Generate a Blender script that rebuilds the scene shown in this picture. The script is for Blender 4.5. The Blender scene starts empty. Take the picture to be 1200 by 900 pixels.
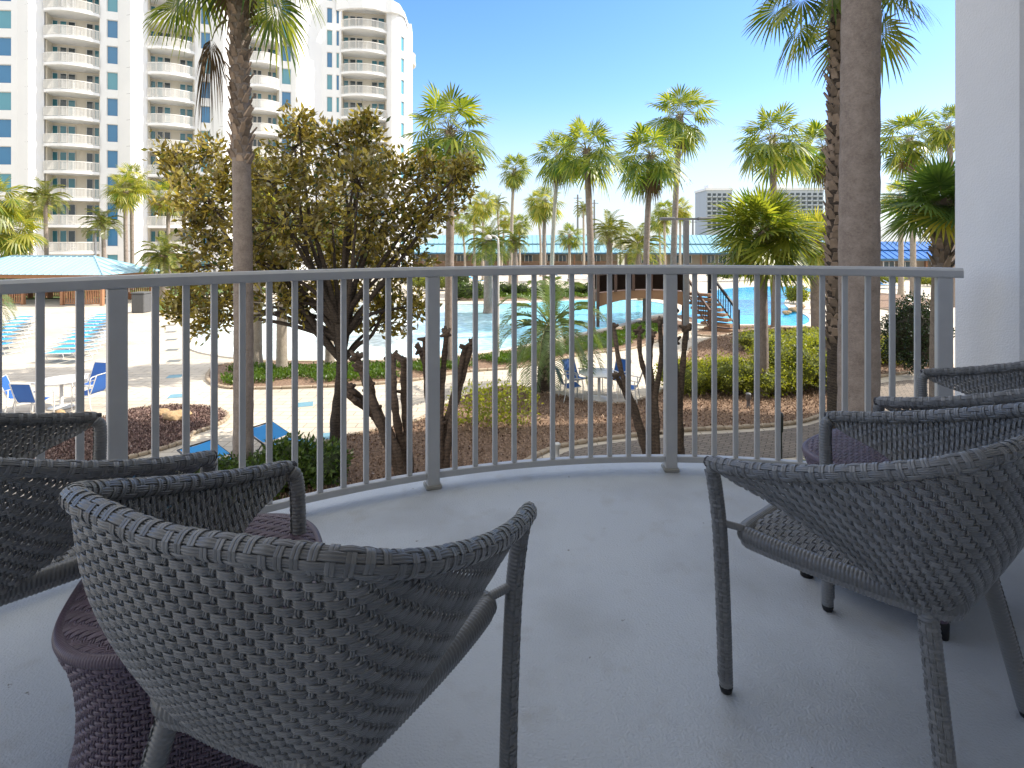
import bpy, math, random
import numpy as np
from mathutils import Vector, Matrix
random.seed(7)
RNG = np.random.default_rng(7)
scene = bpy.context.scene
COL = scene.collection
# ---------------------------------------------------------------- camera model (metres, balcony floor z=0)
F, CX, YH, HC = 660.0, 600.0, 281.0, 1.2
GZ = -3.1                                   # level of the pool deck below the balcony
def gp(px, py, z=GZ):                       # ground point seen at a photo pixel
    Y = F * (HC - z) / (py - YH)
    return ((px - CX) / F * Y, Y)
def at(px, py, Y):                          # point at depth Y
    return ((px - CX) / F * Y, Y, HC - (py - YH) / F * Y)
def ix(px, Y): return (px - CX) / F * Y
cam_d = bpy.data.cameras.new("camera"); cam = bpy.data.objects.new("camera", cam_d); COL.objects.link(cam)
cam_d.sensor_width = 36; cam_d.lens = 36 * F / 1200.0
cam_d.shift_y = -(450 - YH) / 1200.0
cam_d.clip_start = 0.05; cam_d.clip_end = 6000
cam.location = (0, 0, HC); cam.rotation_euler = (math.radians(90), 0, 0)
scene.camera = cam
# ---------------------------------------------------------------- light
SUN_AZ = 82.0     # degrees clockwise from the view direction (+Y)
SUN_EL = 40.0
w = bpy.data.worlds.new("World"); scene.world = w; w.use_nodes = True
nt = w.node_tree; nt.nodes.clear()
sky = nt.nodes.new('ShaderNodeTexSky'); sky.sky_type = 'NISHITA'; sky.sun_disc = False
sky.sun_elevation = math.radians(SUN_EL); sky.sun_rotation = math.radians(SUN_AZ)
sky.air_density = 1.15; sky.dust_density = 0.5; sky.ozone_density = 2.2; sky.altitude = 0
bg = nt.nodes.new('ShaderNodeBackground'); bg.inputs['Strength'].default_value = 0.275
out = nt.nodes.new('ShaderNodeOutputWorld')
hs = nt.nodes.new('ShaderNodeHueSaturation'); hs.inputs['Saturation'].default_value = 1.22
tn = nt.nodes.new('ShaderNodeVectorMath'); tn.operation = 'MULTIPLY'; tn.inputs[1].default_value = (.86, .90, 1.18)
nt.links.new(sky.outputs[0], hs.inputs['Color']); nt.links.new(hs.outputs[0], tn.inputs[0])
# unseen cloud added overhead and behind to lift balcony shade, clear blue in front
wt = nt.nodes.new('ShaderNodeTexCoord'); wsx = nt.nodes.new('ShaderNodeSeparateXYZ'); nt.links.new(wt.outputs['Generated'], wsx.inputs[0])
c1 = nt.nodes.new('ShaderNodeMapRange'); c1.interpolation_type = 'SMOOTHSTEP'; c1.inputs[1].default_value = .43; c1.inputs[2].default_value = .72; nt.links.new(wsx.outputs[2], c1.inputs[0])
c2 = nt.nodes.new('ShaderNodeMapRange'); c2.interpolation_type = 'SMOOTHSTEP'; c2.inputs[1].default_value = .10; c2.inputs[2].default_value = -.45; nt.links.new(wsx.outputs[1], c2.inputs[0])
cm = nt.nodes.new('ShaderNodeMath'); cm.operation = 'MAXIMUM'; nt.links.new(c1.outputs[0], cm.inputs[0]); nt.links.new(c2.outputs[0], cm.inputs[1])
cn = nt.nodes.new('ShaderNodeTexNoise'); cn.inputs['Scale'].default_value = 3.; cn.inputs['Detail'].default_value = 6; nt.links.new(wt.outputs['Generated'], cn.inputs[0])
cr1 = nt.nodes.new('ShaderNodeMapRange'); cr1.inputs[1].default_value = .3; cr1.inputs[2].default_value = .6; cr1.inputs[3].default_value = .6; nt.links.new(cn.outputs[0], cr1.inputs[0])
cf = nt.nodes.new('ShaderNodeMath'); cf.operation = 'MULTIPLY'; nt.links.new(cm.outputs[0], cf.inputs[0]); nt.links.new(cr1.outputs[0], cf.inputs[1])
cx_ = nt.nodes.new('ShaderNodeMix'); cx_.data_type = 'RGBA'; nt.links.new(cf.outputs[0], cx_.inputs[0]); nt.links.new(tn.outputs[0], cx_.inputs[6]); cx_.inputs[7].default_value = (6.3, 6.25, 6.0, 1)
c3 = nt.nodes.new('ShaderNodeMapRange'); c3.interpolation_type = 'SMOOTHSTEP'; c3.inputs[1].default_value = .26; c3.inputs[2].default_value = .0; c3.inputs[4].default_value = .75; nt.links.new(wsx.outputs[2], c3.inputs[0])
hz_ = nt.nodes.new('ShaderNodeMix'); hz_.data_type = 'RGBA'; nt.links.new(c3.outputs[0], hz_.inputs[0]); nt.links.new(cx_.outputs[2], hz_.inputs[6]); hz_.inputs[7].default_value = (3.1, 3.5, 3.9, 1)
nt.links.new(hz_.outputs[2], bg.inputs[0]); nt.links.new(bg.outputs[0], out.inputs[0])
sd = bpy.data.lights.new("sun", 'SUN'); sd.energy = 8.2; sd.angle = math.radians(0.5); sd.color = (1, .93, .82)
so = bpy.data.objects.new("sun", sd); COL.objects.link(so)
sdir = Vector((math.sin(math.radians(SUN_AZ)) * math.cos(math.radians(SUN_EL)),
               math.cos(math.radians(SUN_AZ)) * math.cos(math.radians(SUN_EL)), math.sin(math.radians(SUN_EL))))
so.rotation_euler = sdir.to_track_quat('Z', 'Y').to_euler(); so.location = sdir * 50
scene.view_settings.view_transform = 'Standard'; scene.view_settings.look = 'None'
scene.view_settings.exposure = 0; scene.view_settings.gamma = 1
scene.cycles.max_bounces = 8; scene.cycles.diffuse_bounces = 4; scene.cycles.transparent_max_bounces = 12
# ---------------------------------------------------------------- materials
def nodes(m): return m.node_tree.nodes, m.node_tree.links
def mat(name, c, rough=.6, c2=None, scale=8., amt=.5, bump=0., bscale=60., metal=0., coords='Object', detail=4., spec=.5, island=0.):
    """principled with noise variation c<->c2, bump noise, and per-island brightness"""
    m = bpy.data.materials.new(name); m.use_nodes = True
    N, L = nodes(m); b = N['Principled BSDF']
    b.inputs['Roughness'].default_value = rough; b.inputs['Metallic'].default_value = metal
    b.inputs['Specular IOR Level'].default_value = spec
    tc = N.new('ShaderNodeTexCoord')
    if c2 is None: c2 = tuple(x * .8 for x in c)
    n = N.new('ShaderNodeTexNoise'); n.inputs['Scale'].default_value = scale; n.inputs['Detail'].default_value = detail
    L.new(tc.outputs[coords], n.inputs['Vector'])
    r = N.new('ShaderNodeValToRGB'); r.color_ramp.elements[0].position = .5 - amt * .5; r.color_ramp.elements[1].position = .5 + amt * .5
    r.color_ramp.elements[0].color = (*c, 1); r.color_ramp.elements[1].color = (*c2, 1)
    L.new(n.outputs['Fac'], r.inputs[0]); col = r.outputs[0]
    if island:
        g = N.new('ShaderNodeNewGeometry'); mr = N.new('ShaderNodeMapRange'); mr.inputs['To Min'].default_value = 1 - island; mr.inputs['To Max'].default_value = 1 + island
        L.new(g.outputs['Random Per Island'], mr.inputs['Value'])
        mx = N.new('ShaderNodeVectorMath'); mx.operation = 'SCALE'; L.new(col, mx.inputs[0]); L.new(mr.outputs[0], mx.inputs['Scale']); col = mx.outputs[0]
    L.new(col, b.inputs['Base Color'])
    if bump:
        n2 = N.new('ShaderNodeTexNoise'); n2.inputs['Scale'].default_value = bscale; n2.inputs['Detail'].default_value = 3
        L.new(tc.outputs[coords], n2.inputs['Vector'])
        bp = N.new('ShaderNodeBump'); bp.inputs['Strength'].default_value = 1.; bp.inputs['Distance'].default_value = bump
        L.new(n2.outputs['Fac'], bp.inputs['Height']); L.new(bp.outputs[0], b.inputs['Normal'])
    return m
def leafmat(name, cols, trans=.35, rough=.45, back=None, spec=.4):
    """leaf: per-leaf random colour from a ramp, some light shining through"""
    m = bpy.data.materials.new(name); m.use_nodes = True
    N, L = nodes(m); b = N['Principled BSDF']; o = N['Material Output']
    b.inputs['Roughness'].default_value = rough; b.inputs['Specular IOR Level'].default_value = spec
    g = N.new('ShaderNodeNewGeometry'); r = N.new('ShaderNodeValToRGB'); r.color_ramp.interpolation = 'LINEAR'
    e = r.color_ramp.elements
    for i, c in enumerate(cols):
        p = i / (len(cols) - 1)
        if i == 0: el = e[0]
        elif i == len(cols) - 1: el = e[1]
        else: el = e.new(p)
        el.position = p; el.color = (*c, 1)
    e[0].position = 0
    L.new(g.outputs['Random Per Island'], r.inputs[0]); col = r.outputs[0]
    if back:
        mx = N.new('ShaderNodeMix'); mx.data_type = 'RGBA'; L.new(g.outputs['Backfacing'], mx.inputs[0])
        L.new(col, mx.inputs[6]); mx.inputs[7].default_value = (*back, 1); col = mx.outputs[2]
    L.new(col, b.inputs['Base Color'])
    t = N.new('ShaderNodeBsdfTranslucent'); L.new(col, t.inputs[0])
    gm = N.new('ShaderNodeVectorMath'); gm.operation = 'MULTIPLY'; gm.inputs[1].default_value = (2.0, 1.9, .7); L.new(col, gm.inputs[0]); L.new(gm.outputs[0], t.inputs[0])
    s = N.new('ShaderNodeMixShader'); s.inputs[0].default_value = trans
    L.new(b.outputs[0], s.inputs[1]); L.new(t.outputs[0], s.inputs[2]); L.new(s.outputs[0], o.inputs[0])
    return m
# ---------------------------------------------------------------- mesh builder
class MB:
    def __init__(s): s.v = []; s.f = []; s.m = []; s.np = []; s.n = 0
    def add(s, vs, fs, mi=0):
        o = s.n; s.v.extend([tuple(p) for p in vs]); s.n += len(vs)
        s.f.extend([tuple(o + i for i in f) for f in fs]); s.m.extend([mi] * len(fs))
    def grid(s, P, closed_v=False, mi=0, flip=False):
        """P: (a,b,3) numpy grid"""
        a, b = P.shape[:2]; o = s.n
        s.v.extend(map(tuple, P.reshape(-1, 3).tolist())); s.n += a * b
        bb = b if closed_v else b - 1
        I, J = np.meshgrid(np.arange(a - 1), np.arange(bb), indexing='ij'); J2 = (J + 1) % b
        q = np.stack([I * b + J, I * b + J2, (I + 1) * b + J2, (I + 1) * b + J], -1).reshape(-1, 4) + o
        if flip: q = q[:, ::-1]
        s.f.extend(map(tuple, q.tolist())); s.m.extend([mi] * len(q))
    def box(s, cx, cy, cz, sx, sy, sz, rz=0., mi=0, bev=0., M=None):
        hx, hy, hz = sx / 2, sy / 2, sz / 2
        if bev <= 0:
            vs = [(x, y, z) for z in (-hz, hz) for x, y in ((-hx, -hy), (hx, -hy), (hx, hy), (-hx, hy))]
            fs = [(3, 2, 1, 0), (4, 5, 6, 7), (0, 1, 5, 4), (1, 2, 6, 5), (2, 3, 7, 6), (3, 0, 4, 7)]
        else:
            b = min(bev, hx * .45, hy * .45, hz * .45); vs = []
            for z, i in ((-hz, b), (-hz + b, 0), (hz - b, 0), (hz, b)):
                x, y = hx - i, hy - i
                vs += [(-x + b, -y, z), (x - b, -y, z), (x, -y + b, z), (x, y - b, z), (x - b, y, z), (-x + b, y, z), (-x, y - b, z), (-x, -y + b, z)]
            fs = [tuple(range(7, -1, -1)), tuple(range(24, 32))]
            for k in range(3):
                for i in range(8): fs.append((k * 8 + i, k * 8 + (i + 1) % 8, k * 8 + 8 + (i + 1) % 8, k * 8 + 8 + i))
        if M is None: M = Matrix.Translation((cx, cy, cz)) @ Matrix.Rotation(rz, 4, 'Z')
        s.add([M @ Vector(p) for p in vs], fs, mi)
    def bar(s, a, b, wx, wy, mi=0, bev=0., up=(0, 0, 1)):
        a, b = Vector(a), Vector(b); d = b - a; L = d.length; z = d.normalized(); u = Vector(up)
        if abs(z.dot(u)) > .98: u = Vector((0, 1, 0))
        x = u.cross(z).normalized(); y = z.cross(x)
        M = Matrix(((x.x, y.x, z.x, (a.x + b.x) / 2), (x.y, y.y, z.y, (a.y + b.y) / 2), (x.z, y.z, z.z, (a.z + b.z) / 2), (0, 0, 0, 1)))
        s.box(0, 0, 0, wx, wy, L, M=M, mi=mi, bev=bev)
    def tube(s, pts, r, k=8, mi=0, caps=True, sq=None):
        pts = np.array(pts, float); n = len(pts); rr = np.full(n, r) if np.isscalar(r) else np.array(r, float)
        T = np.gradient(pts, axis=0); T /= np.linalg.norm(T, axis=1)[:, None] + 1e-12
        ref = np.array([0, 0, 1.]) if abs(T[0][2]) < .9 else np.array([0, 1., 0])
        X = np.cross(ref, T[0]); X /= np.linalg.norm(X); Xs = []
        for i in range(n):
            X = X - T[i] * X.dot(T[i]); X /= np.linalg.norm(X); Xs.append(X)
        Xs = np.array(Xs); Ys = np.cross(T, Xs); a = np.arange(k) / k * 2 * np.pi
        P = pts[:, None] + rr[:, None, None] * (np.cos(a)[None, :, None] * Xs[:, None] + np.sin(a)[None, :, None] * Ys[:, None])
        o = s.n; s.grid(P, True, mi)
        if caps:
            s.f.append(tuple(o + i for i in range(k - 1, -1, -1))); s.m.append(mi)
            s.f.append(tuple(o + (n - 1) * k + i for i in range(k))); s.m.append(mi)
    def lathe(s, prof, k=24, c=(0, 0, 0), mi=0, sup=2., caps=True):
        prof = np.array(prof, float); a = np.arange(k) / k * 2 * np.pi
        ca, sa = np.cos(a), np.sin(a)
        rad = (np.abs(ca) ** sup + np.abs(sa) ** sup) ** (-1 / sup)
        P = np.zeros((len(prof), k, 3)); P[..., 0] = prof[:, 0:1] * (rad * ca)[None] + c[0]; P[..., 1] = prof[:, 0:1] * (rad * sa)[None] + c[1]; P[..., 2] = prof[:, 1:2] + c[2]
        o = s.n; s.grid(P, True, mi, flip=False)
        if caps:
            s.f.append(tuple(o + i for i in range(k - 1, -1, -1))); s.m.append(mi)
            s.f.append(tuple(o + (len(prof) - 1) * k + i for i in range(k))); s.m.append(mi)
    def prism(s, poly, z0, z1, mi=0):
        n = len(poly); vs = [(x, y, z0) for x, y in poly] + [(x, y, z1) for x, y in poly]
        ar = sum(poly[i][0] * poly[(i + 1) % n][1] - poly[(i + 1) % n][0] * poly[i][1] for i in range(n))
        fs = [tuple(range(n - 1, -1, -1)), tuple(range(n, 2 * n))] + [(i, (i + 1) % n, n + (i + 1) % n, n + i) for i in range(n)]
        if ar < 0: fs = [f[::-1] for f in fs]
        s.add(vs, fs, mi)
    def mesh(s, name, mats, smooth=False):
        me = bpy.data.meshes.new(name); me.from_pydata(s.v, [], s.f)
        for m in (mats if isinstance(mats, (list, tuple)) else [mats]): me.materials.append(m)
        if any(s.m): me.polygons.foreach_set('material_index', s.m)
        if smooth: me.polygons.foreach_set('use_smooth', [True] * len(s.f))
        me.update(); return me
    def build(s, name, mats, parent=None, smooth=False, loc=None):
        o = bpy.data.objects.new(name, s.mesh(name, mats, smooth)); COL.objects.link(o)
        if parent: o.parent = parent
        if loc: o.location = loc
        return o
def tag(o, label=None, cat=None, group=None, kind=None):
    if label: o['label'] = label
    if cat: o['category'] = cat
    if group: o['group'] = group
    if kind: o['kind'] = kind
    return o
def empty(name, loc=(0, 0, 0), rz=0., label=None, cat=None, group=None):
    o = bpy.data.objects.new(name, None); COL.objects.link(o); o.empty_display_size = .1
    o.location = loc; o.rotation_euler = (0, 0, rz); return tag(o, label, cat, group)
def kids(o, reg={}): return [c for c in COL.objects if c.parent == o]
def place(name, me, parent=None, loc=(0, 0, 0), rz=0., sc=1.):
    o = bpy.data.objects.new(name, me); COL.objects.link(o); o.parent = parent; o.location = loc; o.rotation_euler = (0, 0, rz)
    o.scale = (sc, sc, sc) if np.isscalar(sc) else sc; return o
def copy_thing(root, loc, rz, label, children):
    r = root.copy(); COL.objects.link(r); r.location = loc; r.rotation_euler = (0, 0, rz); r['label'] = label
    def rec(par, new, ch):
        for c, sub in ch:
            d = c.copy(); COL.objects.link(d); d.parent = new; rec(c, d, sub)
    rec(root, r, children); return r
def tree_of(root):
    allo = list(COL.objects)
    def t(o): return [(c, t(c)) for c in allo if c.parent == o]
    return t(root)
def spline(P, n):
    P = np.array(P, float); m = len(P); E = np.vstack([2 * P[0] - P[1], P, 2 * P[-1] - P[-2]])
    L = np.concatenate([[0], np.cumsum(np.linalg.norm(np.diff(P, axis=0), axis=1))]); t = np.linspace(0, L[-1], n)
    i = np.clip(np.searchsorted(L, t, 'right') - 1, 0, m - 2); f = ((t - L[i]) / (L[i + 1] - L[i]))[:, None]
    p0, p1, p2, p3 = E[i], E[i + 1], E[i + 2], E[i + 3]
    return .5 * (2 * p1 + (p2 - p0) * f + (2 * p0 - 5 * p1 + 4 * p2 - p3) * f ** 2 + (3 * p1 - p0 - 3 * p2 + p3) * f ** 3)
# ================================================================ BALCONY
m_floor = mat('balcony_paint', (.44, .475, .52), .5, (.54, .57, .60), 1.3, .9, bump=.0035, bscale=150)
def dirt(m, scale, lo, hi, c):
    N, L = nodes(m); b = N['Principled BSDF']; src = b.inputs['Base Color'].links[0].from_socket
    tc = N.new('ShaderNodeTexCoord'); n = N.new('ShaderNodeTexNoise'); n.inputs['Scale'].default_value = scale; n.inputs['Detail'].default_value = 6
    L.new(tc.outputs['Object'], n.inputs[0]); mr = N.new('ShaderNodeMapRange'); mr.inputs[1].default_value = lo; mr.inputs[2].default_value = hi
    L.new(n.outputs['Fac'], mr.inputs[0]); mx = N.new('ShaderNodeMix'); mx.data_type = 'RGBA'; L.new(mr.outputs[0], mx.inputs[0]); L.new(src, mx.inputs[6]); mx.inputs[7].default_value = (*c, 1)
    L.new(mx.outputs[2], b.inputs['Base Color'])
dirt(m_floor, 30, .715, .75, (.16, .15, .14)); dirt(m_floor, 9, .60, .95, (.36, .36, .36)); dirt(m_floor, 1.6, .48, .72, (.36, .375, .39)); dirt(m_floor, 5.5, .60, .82, (.38, .38, .37))
m_stucco = mat('white_stucco', (.80, .79, .77), .85, (.72, .71, .69), 3., .7, bump=.0025, bscale=120)
m_rail = mat('grey_rail_paint', (.47, .475, .48), .36, (.56, .56, .555), 14., .8, bump=.0003, bscale=220)
RCX, RCY, RR = .745, -.28, 3.22
XS = [137, 182, 218, 251, 284, 315.5, 345.5, 375, 402.5, 429, 455, 480, 507, 533, 557, 580, 602.5, 625.8, 647.5, 670, 692, 714.3, 736.3, 760, 785.5, 814, 837, 862, 887, 911.5, 937, 963.5, 990, 1017, 1045.5, 1075, 1106]
def ang_for(px):
    lo, hi = -.3, 2.6
    for _ in range(50):
        t = (lo + hi) / 2; X = RCX - RR * math.cos(t); Y = RCY + RR * math.sin(t)
        v = CX + F * X / Y if Y > .05 else -1e9
        if v < px: lo = t
        else: hi = t
    return t
TH = [ang_for(p) for p in XS]
d0 = TH[1] - TH[0]
pre = [TH[0] - .0338 * k for k in range(14, 0, -1)]
def rp(t, r=RR, z=0.): return (RCX - r * math.cos(t), RCY + r * math.sin(t), z)
T_END = ang_for(1127)
def arc_strip(mb, t0, t1, prof, n=90):
    """prof: closed list of (dr, z)"""
    P = np.array([[rp(t, RR + dr, z) for dr, z in prof] for t in np.linspace(t0, t1, n)])
    o = mb.n; mb.grid(P, True); k = len(prof)
    mb.f.append(tuple(o + i for i in range(k - 1, -1, -1))); mb.m.append(0)
    mb.f.append(tuple(o + (n - 1) * k + i for i in range(k))); mb.m.append(0)
rail = empty('balcony_railing', rp(TH[0]), 0, 'curved grey metal railing with square posts along the balcony edge', 'railing')
ox, oy, _ = rp(TH[0])
def rel(o): o.parent = rail; o.location = (-ox, -oy, 0); return o
tr = MB(); arc_strip(tr, pre[0] - .02, T_END, [(-.030, 1.022), (-.033, 1.028), (-.033, 1.056), (-.022, 1.068), (.022, 1.068), (.033, 1.056), (.033, 1.028), (.030, 1.022)])
rel(tr.build('top_rail', m_rail, smooth=False))
br = MB()
ends = [pre[0] - .02, pre[2], TH[0], TH[12], TH[24], TH[36]]
for a, b in zip(ends[:-1], ends[1:]): arc_strip(br, a + .0102, b - .0102, [(-.018, .045), (-.018, .072), (-.015, .075), (.015, .075), (.018, .072), (.018, .045)], 30)
rel(br.build('bottom_rail', m_rail))
def post_mesh(w_, z0, z1, bev, shoe):
    b = MB(); b.box(0, 0, (z0 + z1) / 2, w_, w_, z1 - z0, bev=bev)
    return b
pm = post_mesh(.060, .004, 1.0215, .004, True).mesh('post', m_rail)
m_shoe = mat('post_shoe_caulk', (.38, .37, .33), .7)
sh = MB(); sh.box(0, 0, .0095, .078, .078, .019, bev=.004); shm = sh.mesh('base_shoe', m_shoe)
km = post_mesh(.0235, .0752, 1.0215, .002, False).mesh('picket', m_rail)
posts = [pre[2]] + [TH[i] for i in (0, 12, 24, 36)]
for t in posts:
    x, y, _ = rp(t); o = place('post', pm, rail, (x - ox, y - oy, 0), -t); place('base_shoe', shm, o)
for t in pre[:2] + pre[3:] + [TH[i] for i in range(37) if i not in (0, 12, 24, 36)]:
    x, y, _ = rp(t); place('picket', km, rail, (x - ox, y - oy, 0), -t)
# floor slab
ES = .13
def slab_poly(r, ysouth, xe):
    pts = [rp(t, r)[:2] for t in np.linspace(ang_for(-5000) if False else -.12, 1.95, 110)]
    pts = [p for p in pts if p[0] < xe]
    return pts + [(xe, ysouth), (pts[0][0], ysouth)]
fl = MB(); fl.prism(slab_poly(RR + ES, -1.5, 4.2), -.22, 0)
tag(fl.build('balcony_floor', m_floor), kind='structure')
ce = MB(); ce.prism(slab_poly(RR - .15, -1.5, 4.2), 3.3, 3.55)
tag(ce.build('balcony_ceiling', m_stucco), 'white stucco slab of the floor above, over the balcony', 'ceiling')
# column and side wall
co = MB(); co.box(2.61, 2.705, .2, .676, .39, 6.58, bev=.012)
tag(co.build('balcony_column', m_stucco), 'thick white stucco column at the right end of the railing', 'column')
sw = MB(); sw.box(2.83, .476, 1.65, .25, 4.046, 3.296)
tag(sw.build('side_wall', m_stucco), 'white stucco wall closing the right side of the balcony', 'wall')
bw = MB(); bw.box(-1.4, -1.65, 1.65, 8.2, .25, 3.296)
tag(bw.build('rear_wall', m_stucco), 'white stucco house wall behind the balcony chairs', 'wall')
# unseen wing added on the right to keep sun off balcony and near garden
wg = MB(); wg.prism([(2.97, 3.05), (4.0, 3.4), (12.6, 14.6), (21, 12), (20, 2), (2.97, -1.5)], GZ, 17)
tag(wg.build('sun_block_wing', m_stucco), 'unseen white stucco wing added beside the balcony column to block the sun', 'building')
# ================================================================ WICKER
def weave(mb, P, rows, ufun, stake, pitch, amp, nstr=3, phase=3, su=3, rw=.94, stake_w=.55, under=1, invert=False, mi=0):
    """woven surface. P(u,d)->(...,3) vectorised; rows = list of d; ufun(d)->(u0,u1)"""
    def nrm(U, D):
        e = 1e-3; a = P(U + e, D) - P(U - e, D); b = P(U, D + e) - P(U, D - e); n = np.cross(a, b)
        return n / (np.linalg.norm(n, axis=-1, keepdims=True) + 1e-12)
    def h(row, s):      # height of a row at stake coordinate s (smooth interpolation of over/under)
        k = np.floor(s).astype(int); f = s - k; f = f * f * (3 - 2 * f)
        a = np.where((k + row) % phase < under, -1., 1.); b = np.where((k + 1 + row) % phase < under, -1., 1.)
        return a * (1 - f) + b * f
    # cross-section of a bundle of nstr round strands
    cs = []
    for i in range(nstr):
        for q in ((-1, .15), (-.55, .85), (.0, 1.), (.55, .85)):
            cs.append(((i + .5 + q[0] * .5) / nstr - .5, q[1]))
    cs.append((.5, .15)); cs = np.array(cs); r = pitch / nstr * .42
    for j, d in enumerate(rows):
        u0, u1 = ufun(d)
        if u1 - u0 < stake * 1.5: continue
        n = max(4, int((u1 - u0) / stake * su)); U = np.linspace(u0, u1, n); H = h(j, U / stake) * amp
        UU = np.repeat(U[:, None], len(cs), 1); DD = d + cs[None, :, 0] * pitch * rw + 0 * UU
        Pn = P(UU, DD); Nn = nrm(UU, DD)
        top = Pn + Nn * (H[:, None] + cs[None, :, 1] * r)[..., None]
        bot = Pn + Nn * (H[:, None] - cs[None, :, 1] * r)[..., None]
        mb.grid(np.concatenate([top, bot[:, ::-1]], 1), True, mi)
    if stake_w <= 0: return
    R = np.array(rows); dmin, dmax = R[0], R[-1]
    UR = np.array([ufun(d) for d in rows])
    k0 = int(math.ceil(UR[:, 0].min() / stake)); k1 = int(UR[:, 1].max() / stake)
    for k in range(k0, k1 + 1):
        u = k * stake; ok = (UR[:, 0] <= u) & (UR[:, 1] >= u); idx = np.nonzero(ok)[0]
        if len(idx) < 2: continue
        a, b = idx[0], idx[-1]; n = (b - a) * 3 + 1
        jj = np.linspace(a, b, n); D = np.interp(jj, np.arange(len(R)), R)
        D[0] -= pitch * .5; D[-1] += pitch * .5
        kf = np.floor(jj).astype(int); f = jj - kf; f = f * f * (3 - 2 * f)
        A = np.where((k + kf) % phase < under, 1., -1.); B = np.where((k + kf + 1) % phase < under, 1., -1.); H = (A * (1 - f) + B * f) * amp
        sw_ = stake * stake_w
        for side in (-1, 1):
            c = np.array([(-.5, .0), (-.25, .8), (.25, .8), (.5, 0.)]) ; c = np.array([(side * .25 + q[0] * .46, q[1]) for q in c])
            UU = u + c[None, :, 0] * sw_ + 0 * D[:, None]; DD = np.repeat(D[:, None], 4, 1)
            Pn = P(UU, DD); Nn = nrm(UU, DD)
            top = Pn + Nn * (H[:, None] + c[None, :, 1] * r)[..., None]; bot = Pn + Nn * (H[:, None] - r * .6)[..., None]
            mb.grid(np.concatenate([top, bot[:, ::-1]], 1), True, mi)
def ringtube(mb, pts, r, n, k=12, pitch=.0055, amp=.0010, mi=0, seam=True):
    """tube wrapped with strand: fine rings"""
    C = spline(pts, n * 4); L = np.concatenate([[0], np.cumsum(np.linalg.norm(np.diff(C, axis=0), axis=1))])
    m = int(L[-1] / pitch * 4); t = np.linspace(0, L[-1], m); Q = np.stack([np.interp(t, L, C[:, i]) for i in range(3)], 1)
    rr = r + amp * np.abs(np.sin(np.pi * t / pitch)) - amp
    mb.tube(Q, rr, k, mi)
def vinterp(C, L): 
    def f(u):
        return np.stack([np.interp(u, L, C[:, i]) for i in range(3)], -1)
    return f
def arclen(C): return np.concatenate([[0], np.cumsum(np.linalg.norm(np.diff(C, axis=0), axis=1))])
def wickermat(name, c1, c2, rough=.29):
    m = mat(name, c1, rough, c2, 5., .9, bump=.0003, bscale=400, island=.22, spec=.5); return m
m_wick = wickermat('grey_wicker', (.150, .155, .158), (.235, .235, .232))
m_wick2 = wickermat('plum_wicker', (.095, .068, .098), (.14, .105, .14))
m_black = mat('black_rubber', (.012, .012, .014), .5)
m_core = mat('wicker_core', (.03, .03, .034), .7)
half_rim = [(-.322, .285, .612), (-.334, .235, .622), (-.343, .14, .642), (-.346, .02, .675), (-.338, -.10, .715), (-.316, -.212, .757), (-.260, -.282, .787), (-.14, -.312, .792), (0, -.322, .788)]
rimP = half_rim + [(-x, y, z) for x, y, z in half_rim[-2::-1]]
half_bot = [(-.314, .262, .596), (-.306, .215, .578), (-.294, .12, .555), (-.272, .0, .505), (-.247, -.085, .455), (-.224, -.145, .427), (-.190, -.190, .414), (-.09, -.212, .412), (0, -.216, .412)]
botP = half_bot + [(-x, y, z) for x, y, z in half_bot[-2::-1]]
NS = 400
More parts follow.
